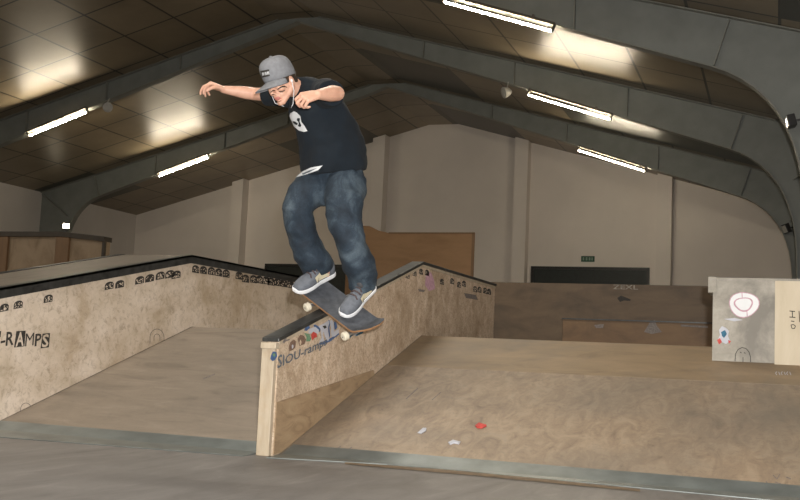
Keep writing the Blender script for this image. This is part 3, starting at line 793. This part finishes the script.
# ------------------------------------------------------------------ skateboard
ZB = 6.125
def W(px, py, d=0.0):
    z = ZB + d
    return CAM + R @ V(((px-400)*z/F_PX, (py-250)*z/F_PX, z))
def cv(x, y, z): return R @ V((x, y, z))
bu = cv(.2405, .158, -.216).normalized()            # nose -> tail
bw = cv(.177, -.038, .085); bw = (bw - bu*bw.dot(bu)).normalized()
bn = bu.cross(bw).normalized()
if bn.z < 0: bn = -bn
BC = W(339, 307, 0)
def bp(s, t, n=0.0):                                # board coordinates incl. kicks
    k = 0.0; s_ = s
    if abs(s) > .225:
        e = abs(s)-.225; k = e*math.sin(.50)*min(1, .35+e*9); s_ = math.copysign(.225+e*math.cos(.50), s)
    conc = .010*(t/.1)**2
    return BC + bu*s_ + bw*t + bn*(k+conc+n)
def half_w(s):
    a_ = abs(s)
    if a_ < .285: return .102
    e = (a_-.285)/.065
    return .102*math.sqrt(max(0, 1-e*e*.98)) if e < 1 else .01
board = empty('skateboard', BC - bn*.05); tag(board, 'skateboard with dark grey grip tape sliding over the steel coping', 'skateboard')
def deck_mesh(n0, n1):
    ns, ntt = 44, 8; top, bot = [], []
    for i in range(ns+1):
        s_ = -.345 + .69*i/ns; hw = half_w(s_)
        if i in (0, ns): hw = .035
        top.append([bp(s_, hw*(-1+2*j/ntt), n1) for j in range(ntt+1)])
        bot.append([bp(s_, hw*(-1+2*j/ntt), n0) for j in range(ntt+1)][::-1])
    mb = MB(); mb.loft([a_+b_ for a_, b_ in zip(top, bot)]); return mb
build('deck', deck_mesh(-.011, 0), M['maple'], board)
build('grip_tape', deck_mesh(.0004, .0016), M['grip'], board)
g_ = deck_mesh(-.0125, -.0112); build('underside', g_, M['maple_bottom'], board)
for sg in (-1, 1):
    s_ = sg*.18
    tr = MB(); c = BC + bu*s_ + bn*-.012
    tr.obox(c - bn*.006, bu*.04, bw*.028, bn*.004)
    tr.capsule(c - bn*.01, .02, c - bn*.045, .016)
    tr.tube([c - bn*.052 - bw*.075, c - bn*.052 + bw*.075], .011, 10)
    tr.tube([c - bn*.052 - bw*.118, c - bn*.052 + bw*.118], .004, 8)
    t_ = build('truck', tr, M['truck'], board)
    for sw in (-1, 1):
        wc = c - bn*.052 + bw*sw*.097
        wm = MB(); rings = []
        for q, r_ in ((-.017, .012), (-.017, .021), (-.012, .0265), (.012, .0265), (.017, .021), (.017, .012)):
            rings.append([wc + bw*q + (bu*math.cos(2*PI*k/20)+bn*math.sin(2*PI*k/20))*r_ for k in range(20)])
        wm.loft(rings); build('wheel', wm, M['wheel'], board)

# ------------------------------------------------------------------ skater
root = empty('person', BC - bn*.0)
tag(root, 'skater in grey cap, navy t-shirt and baggy jeans, arms spread, riding the skateboard', 'person')

def hand(mb, wrist, d, pn, th, curls, spread=.012, sc=1.0, thumb=(.6, .5)):
    """d: wrist->knuckles, pn: side the fingers curl to, th: towards the thumb"""
    d = d.normalized(); pn = (pn - d*pn.dot(d)).normalized(); th = (th - d*th.dot(d) - pn*th.dot(pn)).normalized()
    PL = .088*sc; names = ((1.5, .040, .026, .021), (.5, .045, .030, .022), (-.5, .041, .028, .021), (-1.5, .032, .021, .018))
    for (k, l1, l2, l3), cu in zip(names, curls):
        kn = wrist + d*(PL - .006*abs(k-.5)) + th*(k*.0212*sc)
        mb.capsule(wrist + d*.008 + th*k*.011, .0165*sc, kn, .0125*sc, 10, 3)
        dirv = (d + th*k*spread).normalized(); p = kn
        for L_, r0, r1, c_ in ((l1, .0096, .0086, cu[0]), (l2, .0086, .0079, cu[1]), (l3, .0079, .0066, cu[2])):
            ax = dirv.cross(pn)
            dirv = (Matrix.Rotation(c_, 3, ax) @ dirv).normalized()
            if dirv.dot(d) > 2: pass
            q_ = p + dirv*L_*sc; mb.capsule(p, r0*sc, q_, r1*sc, 10, 3); pn2 = pn; p = q_
            pn = (pn - dirv*pn.dot(dirv)).normalized() if abs(pn.dot(dirv)) < .98 else pn2
        pn = (Matrix.Identity(3) @ pn0).normalized() if False else pn_reset
    return
# simple wrapper keeping the palm normal for every finger
pn_reset = None
def make_hand(mb, wrist, d, pn, th, curls, **kw):
    global pn_reset
    d = V(d).normalized(); pn = V(pn); pn = (pn - d*pn.dot(d)).normalized(); pn_reset = pn
    th = V(th); th = (th - d*th.dot(d) - pn*th.dot(pn)).normalized()
    sc = kw.get('sc', 1.0)
    hand(mb, wrist, d, pn, th, curls, spread=kw.get('spread', .06), sc=sc)
    mb.ell(wrist + d*.045*sc + pn*.004, d*.045*sc, th*.036*sc, pn*.016*sc)
    # thumb from the side of the palm near its base
    tb = wrist + d*.022*sc + th*.020*sc; tc = kw.get('tcurl', .5)
    t1 = tb + (d*.55 + th*.65 + pn*.35).normalized()*.042*sc
    t2 = t1 + (d*.8 + th*.35 + pn*(.35+tc*.5)).normalized()*.032*sc
    t3 = t2 + (d*.8 + th*.0 + pn*(.45+tc)).normalized()*.026*sc
    mb.capsule(tb, .0165*sc, t1, .0125*sc, 10, 3); mb.capsule(t1, .0122*sc, t2, .0105*sc, 10, 3); mb.capsule(t2, .0105*sc, t3, .0085*sc, 10, 3)

# head frame
HF = cv(-.55, .45, -.70).normalized()
HU = cv(-.40, -.88, -.25); HU = (HU - HF*HU.dot(HF)).normalized()
HS = HU.cross(HF).normalized()           # towards his left ear
HC = W(281.5, 83, -.02)
def hl(f, s, u): return HC + HF*f + HS*s + HU*u
def hell(mb, c, r, n=18): mb.ell(hl(*c), HF*r[0], HS*r[1], HU*r[2], n, 12)

sk = MB()
hell(sk, (-.012, 0, .045), (.098, .076, .085), 26)
hell(sk, (.012, 0, -.012), (.075, .064, .085), 24)
hell(sk, (.035, 0, -.055), (.052, .048, .045))
for s_ in (-1, 1):
    sk.capsule(hl(-.012, s_*.052, -.045), .022, hl(.068, s_*.014, -.100), .018)
    hell(sk, (.058, s_*.040, -.022), (.024, .022, .022))
    sk.capsule(hl(.088, s_*.012, .010), .010, hl(.068, s_*.046, .008), .011)
    hell(sk, (.078, s_*.031, -.008), (.010, .0150, .0090))
    hell(sk, (-.012, s_*.076, -.010), (.020, .009, .031)); hell(sk, (-.006, s_*.072, -.012), (.010, .012, .020))
    hell(sk, (.098, s_*.012, -.036), (.012, .008, .008))
hell(sk, (.074, 0, -.100), (.020, .021, .018))
sk.capsule(hl(.084, 0, .012), .0085, hl(.110, 0, -.030), .0115)
hell(sk, (.088, 0, -.062), (.013, .023, .0065)); hell(sk, (.085, 0, -.073), (.013, .020, .0075))
hell(sk, (.078, 0, -.055), (.018, .030, .022))
NB = W(303, 88, .10)
sk.capsule(hl(-.035, 0, -.045), .052, NB, .062)
# trunk inside the shirt
FT = cv(-.75, .12, -.65).normalized(); RT = cv(-.66, .0, .75).normalized()
def TR(px, py, d): return W(px, py, d)
tr_secs = [(TR(336, 182, .16), .15, .105), (TR(335, 165, .16), .14, .10), (TR(331, 140, .14), .135, .10), (TR(322, 118, .12), .145, .105), (TR(313, 102, .11), .15, .09), (TR(306, 90, .10), .08, .06)]
sk.ell_loft([(c, RT*a_, FT*b_) for c, a_, b_ in tr_secs], 24)
# right arm (reaches out to the left of the picture)
RSh, REl, RWr = W(286, 95, .27), W(255, 94, .42), W(223.5, 89.5, .37)
sk.capsule(RSh, .052, REl, .040); 
mid = REl.lerp(RWr, .30)
sk.capsule(REl, .041, mid, .041); sk.capsule(mid, .041, RWr, .0245)
make_hand(sk, RWr, cv(-.93, -.36, -.12), cv(-.1, .95, -.1), cv(-.2, .1, -1.0),
          [(1.0, .55, .3), (.85, .6, .35), (1.0, .8, .4), (1.1, .9, .5)], sc=1.04, spread=.25, tcurl=.9)
# left arm (bent in front of the chest)
LSh, LEl, LWr = W(325, 93, -.01), W(337, 93.5, -.27), W(318, 94.5, -.43)
sk.capsule(LSh, .055, LEl, .044); mid = LEl.lerp(LWr, .35)
sk.capsule(LEl, .043, mid, .045); sk.capsule(mid, .045, LWr, .028)
make_hand(sk, LWr, cv(-.85, .28, -.50), cv(-.25, .75, .6), cv(-.35, -.75, .35),
          [(.75, 1.25, .7), (.9, 1.3, .7), (1.0, 1.3, .7), (1.05, 1.3, .7)], sc=1.06, spread=.10, tcurl=.8)
# legs and feet inside jeans and shoes
RAn = bp(-.245, .085, .10); LAn = bp(.06, .13, .11)
RH, RK = W(324, 184, .24), W(298, 207, -.02)
LH, LK = W(347, 184, .06), W(347, 231, -.17)
for h_, k_, a_, ft in ((RH, RK, RAn, bp(-.245, -.06, .045)), (LH, LK, LAn, bp(.115, -.03, .045))):
    md_ = W(306.5, 243, .085) if h_ is RH else W(355, 262, -.08)
    sk.capsule(h_, .080, k_, .055); sk.capsule(k_, .055, md_, .05); sk.capsule(md_, .05, a_, .030); sk.capsule(a_, .028, a_ - bn*.05, .03); sk.capsule(a_ - bn*.045, .028, ft, .024)
body_mb = remesh(sk, .0036, 4, .5)
body = build('body', body_mb, M['skin'], root, smooth=True)
body.data.materials.append(M['lips'])
rt = world_loc(root)
lipc = hl(.094, 0, -.068)
for p in body.data.polygons:
    c = p.center + rt; d_ = c - lipc
    if abs(d_.dot(HU)) < .0105 and abs(d_.dot(HS)) < .022 and abs(d_.dot(HF)) < .02: p.material_index = 1

# hair, brows, lashes
hr = MB(); hell(hr, (-.022, 0, .035), (.095, .080, .075), 28)
for s_ in (-1, 1): hell(hr, (.012, s_*.068, .018), (.022, .010, .030))
hell(hr, (-.075, 0, -.015), (.035, .055, .05))
build('hair', remesh(hr, .005, 2), M['hair'], root, smooth=True)
# cap
cp_ = MB(); rings = []
prof = [(.004, .99), (.03, 1.0), (.055, 1.0), (.08, .985), (.10, .93), (.118, .83), (.131, .68), (.139, .5), (.1435, .28), (.145, .04)]
for u, k in prof:
    tilt = .10
    rings.append([hl(-.008 + .107*k*math.cos(2*PI*i/36), .090*k*math.sin(2*PI*i/36), u + .02 + .107*k*math.cos(2*PI*i/36)*tilt) for i in range(36)])
cp_.loft(rings)
capo = build('cap', cp_, M['cap'], root, smooth=True)
br = MB(); top, bot = [], []
for j in range(0, 9):
    r_ = j/8; row = []
    for i in range(0, 17):
        t = -1 + 2*i/16
        ang = t*1.18
        f0 = -.008 + .100*math.cos(ang); s0 = .088*math.sin(ang)
        f1 = -.008 + .100*math.cos(ang) + .118*(1-abs(t)**3.0); s1 = s0*1.0
        f_ = f0 + (f1-f0)*r_; s2 = s0 + (s1-s0)*r_
        row.append((f_, s2, .031 + .10*f_*.9 - .012*(s2/.08)**2 - .030*r_))
    top.append([hl(a_, b_, c_ + .003) for a_, b_, c_ in row]); bot.append([hl(a_, b_, c_ - .002) for a_, b_, c_ in row][::-1])
br.loft([a_+b_ for a_, b_ in zip(top, bot)])
build('brim', br, M['cap'], capo, smooth=True)
bt_ = MB().ell(hl(-.008, 0, .166), HF*.010, HS*.010, HU*.005); build('button', bt_, M['cap'], capo, smooth=True)

# ---- clothes
def fold(mb, amp, fx, seed, axis=None, stretch=.35):
    off = V((seed*7.3, seed*3.1, seed*1.7))
    for i, (v, n) in enumerate(zip(mb.v, mb.n)):
        p = V((v.x, v.y, v.z))
        if axis is not None:
            al = p.dot(axis); p = p - axis*al*(1-1) ; p = (p - axis*al)*stretch + axis*al
        d_ = noise.noise(p*fx + off)*.65 + noise.noise(p*fx*2.3 + off*2)*.35
        mb.v[i] = v + n*(d_*amp)
    return mb
sh = MB()
ss = [(TR(333.5, 172.5, .16), .215, .195), (TR(333.5, 165, .16), .225, .20), (TR(332.5, 150, .155), .222, .195), (TR(327, 130, .14), .205, .185), (TR(318.5, 113, .125), .205, .17),
      (TR(314, 99, .115), .185, .135), (TR(309, 88, .11), .135, .11), (TR(305.5, 81, .11), .085, .085), (TR(303, 77.5, .11), .06, .062)]
sh.ell_loft([(c, RT*a_, FT*b_) for c, a_, b_ in ss], 32)
def sleeve(mb, p0, p1, r0, r1):
    d_ = (p1-p0).normalized(); u = d_.orthogonal().normalized(); w = d_.cross(u)
    mb.ell_loft([(p0 - d_*.03, u*r0*.8, w*r0*.8), (p0, u*r0, w*r0), (p0.lerp(p1, .5), u*(r0+r1)/2, w*(r0+r1)/2), (p1, u*r1, w*r1)], 20)
sleeve(sh, RSh + cv(.03, .0, -.02), RSh.lerp(REl, .60), .086, .070)
sleeve(sh, LSh + cv(-.01, .0, .04), LSh.lerp(LEl, .62), .095, .078)
sh = remesh(sh, .0065, 7, .5)
fold(sh, .016, 9, 3, (cv(-.3, 1, 0)).normalized(), .9)
shirt = build('t_shirt', sh, M['shirt'], root, smooth=True)

def leg_loft(mb, secs):
    rings = []
    for i, (c, r_, q) in enumerate(secs):
        p = secs[max(i-1, 0)][0]; n_ = secs[min(i+1, len(secs)-1)][0]; d_ = (n_-p).normalized()
        u = cv(1, 0, 0); u = (u - d_*u.dot(d_)).normalized(); w = d_.cross(u)
        rings.append((c, u*r_, w*r_*q))
    mb.ell_loft(rings, 26)
jn = MB()
jn.ell_loft([(TR(336, 163, .16), RT*.165, FT*.13), (TR(336, 172, .16), RT*.185, FT*.15), (TR(337, 184, .15), RT*.185, FT*.155), (TR(337, 196, .12), RT*.15, FT*.14), (TR(337, 205, .09), RT*.09, FT*.09)], 28)
RC0 = RAn + bn*.0; LC0 = LAn
leg_loft(jn, [(W(328, 180, .22), .105, 1), (W(315, 187, .13), .118, 1), (W(302, 198, .03), .105, 1), (W(297.5, 210, -.01), .097, 1.05), (W(299.5, 225, .03), .093, 1.1), (W(305, 241, .08), .096, 1.1), (W(313.5, 257, .13), .103, 1.05), (W(317.5, 265, .165), .106, 1.0), (W(319, 269, .18), .102, 1.0)])
leg_loft(jn, [(W(346, 180, .08), .118, 1), (W(345, 193, .02), .122, 1), (W(344.5, 210, -.06), .112, 1), (W(347, 228, -.13), .103, 1.05), (W(351.5, 245, -.12), .099, 1.1), (W(357.5, 262, -.08), .096, 1.1), (W(362, 277, -.03), .092, 1.1), (W(364, 286, -.0), .088, 1.1)])
jn = remesh(jn, .007, 7, .5)
fold(jn, .030, 7.5, 5, V((0, 0, 1)), .55)
jeans = build('jeans', jn, M['denim'], root, smooth=True)

def cast_decal(name, targets, poly, mat, parent, lift=.004, step=.4):
    trees = [BVHTree.FromPolygons(t.v, t.f) for t in targets]
    xs = [p[0] for p in poly]; ys = [p[1] for p in poly]
    def inside(x, y):
        r_ = False; j = len(poly)-1
        for i in range(len(poly)):
            if (poly[i][1] > y) != (poly[j][1] > y) and x < (poly[j][0]-poly[i][0])*(y-poly[i][1])/(poly[j][1]-poly[i][1]) + poly[i][0]: r_ = not r_
            j = i
        return r_
    nx = int((max(xs)-min(xs))/step)+2; ny = int((max(ys)-min(ys))/step)+2; idx = {}; mb = MB()
    def vert(i, j):
        if (i, j) in idx: return idx[(i, j)]
        x = min(xs)+i*step; y = min(ys)+j*step; d_ = ray(x, y).normalized(); best = None
        for t in trees:
            h = t.ray_cast(CAM, d_)
            if h[0] is not None and (best is None or h[3] < best[1]): best = (h[0], h[3])
        if best is None: idx[(i, j)] = None; return None
        mb.v.append(best[0] - d_*lift); idx[(i, j)] = len(mb.v)-1; return idx[(i, j)]
    for i in range(nx):
        for j in range(ny):
            if inside(min(xs)+(i+.5)*step, min(ys)+(j+.5)*step):
                q_ = [vert(i, j), vert(i+1, j), vert(i+1, j+1), vert(i, j+1)]
                if None not in q_: mb.f.append(tuple(q_))
    if mb.f: return paint(name, mb, mat, parent)
def P14(pts): return [(280+x/14.28, 105+y/14.28) for x, y in pts]
cast_decal('chest_print', [sh], P14([(200,90),(240,110),(290,160),(305,240),(350,300),(390,370),(345,385),(270,365),(200,310),(150,230),(130,170),(150,115)]), M['white_paint'], shirt, .004, .25)
cast_decal('print_figure', [sh], P14([(250,185),(285,190),(280,240),(305,290),(290,318),(255,300),(268,270),(262,240),(238,215)]), M['shirt'], shirt, .0065, .2)
cast_decal('print_figure', [sh], P14([(178,230),(215,235),(255,265),(245,290),(210,275),(185,255)]), M['shirt'], shirt, .0065, .2)
cast_decal('hem_print', [sh, jn], [(294.5,178),(300,172.5),(311,167.5),(322.5,165.5),(318.5,170),(309,173.5),(300,176)], M['white_paint'], shirt, .004, .25)
cast_decal('print_figure', [sh, jn], [(301.5,173.8),(309,170.5),(317,168),(309.5,172),(303,174.8)], M['ink_blue'], shirt, .0065, .2)
cast_decal('patch', [cp_], [(260.3,71),(269,69.3),(269.8,76),(261.2,78)], M['ink'], capo, .0025, .25)
lt_ = MB(); tree = BVHTree.FromPolygons(cp_.v, cp_.f)
for x0 in (262, 264.7, 267.2):
    cast_decal('patch_lettering', [cp_], [(x0, 72.7-(x0-262)*.2), (x0+.7, 72.6-(x0-262)*.2), (x0+.9, 75.7-(x0-262)*.2), (x0+.2, 75.9-(x0-262)*.2)], M['white_paint'], capo, .0035, .2)
    cast_decal('patch_lettering', [cp_], [(x0+1.2, 72.6-(x0-262)*.2), (x0+1.8, 72.5-(x0-262)*.2), (x0+2.0, 75.5-(x0-262)*.2), (x0+1.4, 75.6-(x0-262)*.2)], M['white_paint'], capo, .0035, .2)

# brows and closed eyes lie on the face
def strip(pts, th):
    up_ = [(x, y-t/2) for (x, y), t in zip(pts, th)]; dn = [(x, y+t/2) for (x, y), t in zip(pts, th)]
    return up_ + dn[::-1]
cast_decal('eyebrow', [body_mb], strip([(277.3, 89.8), (279.5, 88.0), (282, 86.8), (284.8, 86.4), (287.3, 87.4)], [1.0, 1.5, 1.4, 1.2, .7]), M['hair'], root, .0025, .2)
cast_decal('eyebrow', [body_mb], strip([(270.6, 92.6), (272.2, 91.0), (274, 90.4), (275.4, 90.8)], [.8, 1.2, 1.2, .8]), M['hair'], root, .0025, .2)
cast_decal('eyelashes', [body_mb], strip([(278.8, 91.4), (280.5, 91.9), (282.6, 91.6), (285.2, 90.2)], [.6, 1.1, 1.1, .7]), M['hair'], root, .0025, .2)
cast_decal('eyelashes', [body_mb], strip([(271.4, 94.3), (272.8, 94.6), (274.6, 94.0)], [.5, .9, .6]), M['hair'], root, .0025, .2)
cast_decal('mouth_line', [body_mb], strip([(277.3, 101.4), (279.4, 101.3), (281.6, 100.6)], [.4, .7, .4]), M['lips_dark'], root, .0025, .2)
# earphone with its white cable
ep = MB()
e0 = hl(-.002, .086, -.008)
ep.ell(e0, HF*.008, HS*.006, HU*.010)
pts = [e0, hl(.004, .084, -.03), hl(.002, .070, -.07), W(293, 104, -.06), W(291, 108, -.03)]
ep.tube(pts, .0022, 6)
pts = [hl(.045, -.062, -.02), hl(.075, -.045, -.05), hl(.09, -.03, -.09), W(284, 106.5, -.03)]
ep.tube(pts, .0020, 6)
build('earphones', ep, M['rubber'], root, smooth=True)

# shoes
def shoe(heel, toe, up):
    t = (toe-heel).normalized(); n = (up - t*up.dot(t)).normalized(); s_ = t.cross(n).normalized(); L = .325
    o = heel
    def hw(x):
        k = x/L
        if k < .12: return .036*math.sqrt(max(.02, 1-((.12-k)/.12)**2))
        if k < .45: return .036 + .001*(k-.12)/.33
        if k < .72: return .037 + .014*math.sin((k-.45)/.27*PI/2)
        return .051*math.sqrt(max(.01, 1-((k-.72)/.285)**2.4))
    def ht(x):
        k = x/L
        prof_ = [(0, .085), (.1, .095), (.25, .096), (.40, .112), (.5, .100), (.62, .072), (.8, .050), (.92, .040), (1.0, .012)]
        for (a_, b_), (c_, d_) in zip(prof_, prof_[1:]):
            if k <= c_: return b_ + (d_-b_)*(k-a_)/(c_-a_)
        return .01
    xs = [L*i/26 for i in range(27)]
    rings = []
    for x in xs:
        h_ = hw(x)+.004; lift = .012*max(0, (x/L-.82)/.18)**2
        pr = [(-h_*.95, .001), (-h_, .012), (-h_*.98, .030), (h_*.98, .030), (h_, .012), (h_*.95, .001)]
        rings.append([o + t*x + s_*a_ + n*(b_+lift*(1 if b_ < .02 else .3)) for a_, b_ in pr])
    up_m = MB(); r2 = []
    for x in xs[1:-1]:
        h_ = hw(x)-.001; H = ht(x); ring = []
        nn = 14
        for i in range(nn):
            a_ = PI*i/(nn-1); ex = .75
            cx = math.copysign(abs(math.cos(a_))**ex, math.cos(a_)); sy = max(0.0, math.sin(a_))**.8
            ring.append(o + t*x + s_*(h_*cx*(1-.18*sy*(x/L < .45))) + n*(.026 + H*sy*.92))
        r2.append(ring)
    up_m.loft(r2)
    sh_ = build('shoe', up_m, M['suede'], root, smooth=True)
    build('sole', MB().loft(rings), M['rubber'], sh_, smooth=False, bevel=.003)
    tg = MB().ell(o + t*.150 + n*.135, t*.004 + n*.030, s_*.026, t*.012); build('tongue', tg, M['suede_dark'], sh_, smooth=True)
    lc = MB()
    for k in range(4):
        x = .140 + .022*k; H = ht(x)*.92 + .03
        lc.tube([o + t*(x+.006*(-1)**k) + s_*.030 + n*(H-.016), o + t*x + s_*.014 + n*(H+.002), o + t*x - s_*.014 + n*(H+.002), o + t*(x-.006*(-1)**k) - s_*.030 + n*(H-.016)], .0052, 6)
    build('laces', lc, M['lace'], sh_, smooth=True)
    for sg in (-1, 1):
        pm_ = MB(); rows = []
        for j in range(4):
            rr = []
            for i in range(8):
                x = .070 + .110*i/7 + .012*j/3; zz_ = .038 + (.038 + .014*math.sin(i/7*PI))*j/3
                h_ = hw(x)-.001; H = ht(x)*.92; sy = min(.98, max(0, (zz_-.026)/H)); a_ = math.asin(sy**(1/.8)); cx = math.cos(a_)**.75
                rr.append(o + t*x + s_*sg*(h_*cx*(1-.18*sy*(x/L < .45))+.0022) + n*zz_)
            rows.append(rr)
        for rr in rows: pm_.v += rr
        for j in range(3):
            for i in range(7):
                k = j*8+i; pm_.f.append((k, k+1, k+9, k+8))
        paint('side_panel', pm_, M['cream_leather'], sh_, 'cream leather side panel')
        st = MB(); x = .175; rr = []
        st.tube([o + t*(x-.004) + s_*sg*(hw(x)+.001) + n*.034, o + t*(x-.012) + s_*sg*(hw(x)-.005) + n*(.055), o + t*(x-.022) + s_*sg*(hw(x)-.020) + n*(ht(x)*.92+.018)], .0036, 5)
        build('seam', st, M['suede_dark'], sh_)
    return sh_
shoe(bp(-.258, .165, .003), bp(-.238, -.15, .003) , bn)
shoe(bp(.035, .240, .010), bp(.118, -.09, .003), (bn+V((.05, -.12, 0))).normalized())

# ------------------------------------------------------------------ light
wd = bpy.data.worlds.new('world'); scn.world = wd; wd.use_nodes = True
wd.node_tree.nodes['Background'].inputs[0].default_value = (.02, .019, .017, 1)
def area(name, loc, aim, sx_, sy_, power, c):
    l = bpy.data.lights.new(name, 'AREA'); l.shape = 'RECTANGLE'; l.size = sx_; l.size_y = sy_; l.energy = power; l.color = c
    o = bpy.data.objects.new(name, l); COL.objects.link(o); o.location = loc
    o.rotation_euler = (V(aim)-V(loc)).to_track_quat('-Z', 'Y').to_euler(); return o
# the camera's own flash, just above and beside the lens
area('camera_flash', (.10, -.02, H_CAM+.16), CAM + fwd*6 + V((0,0,.16)), .07, .04, 460, (1.0, .97, .93))
# unseen fill lamps added over and behind the photographer to brighten the ramps
for Y in (8.8, 3.2, -2.4):
    for x, sgn in ((RXC+6.05, 1), (RXC-6.35, -1)):
        l = area('hall_fill_lamp', (x, Y-.17, bot_r(x)-.12), (x, Y-.17, 0), 1.7, .06, 160, (1.0, .92, .80))

scn.view_settings.view_transform = 'Standard'
scn.view_settings.look = 'None'
scn.view_settings.exposure = 0.0
scn.view_settings.gamma = 1.0
scn.view_settings.use_curve_mapping = False
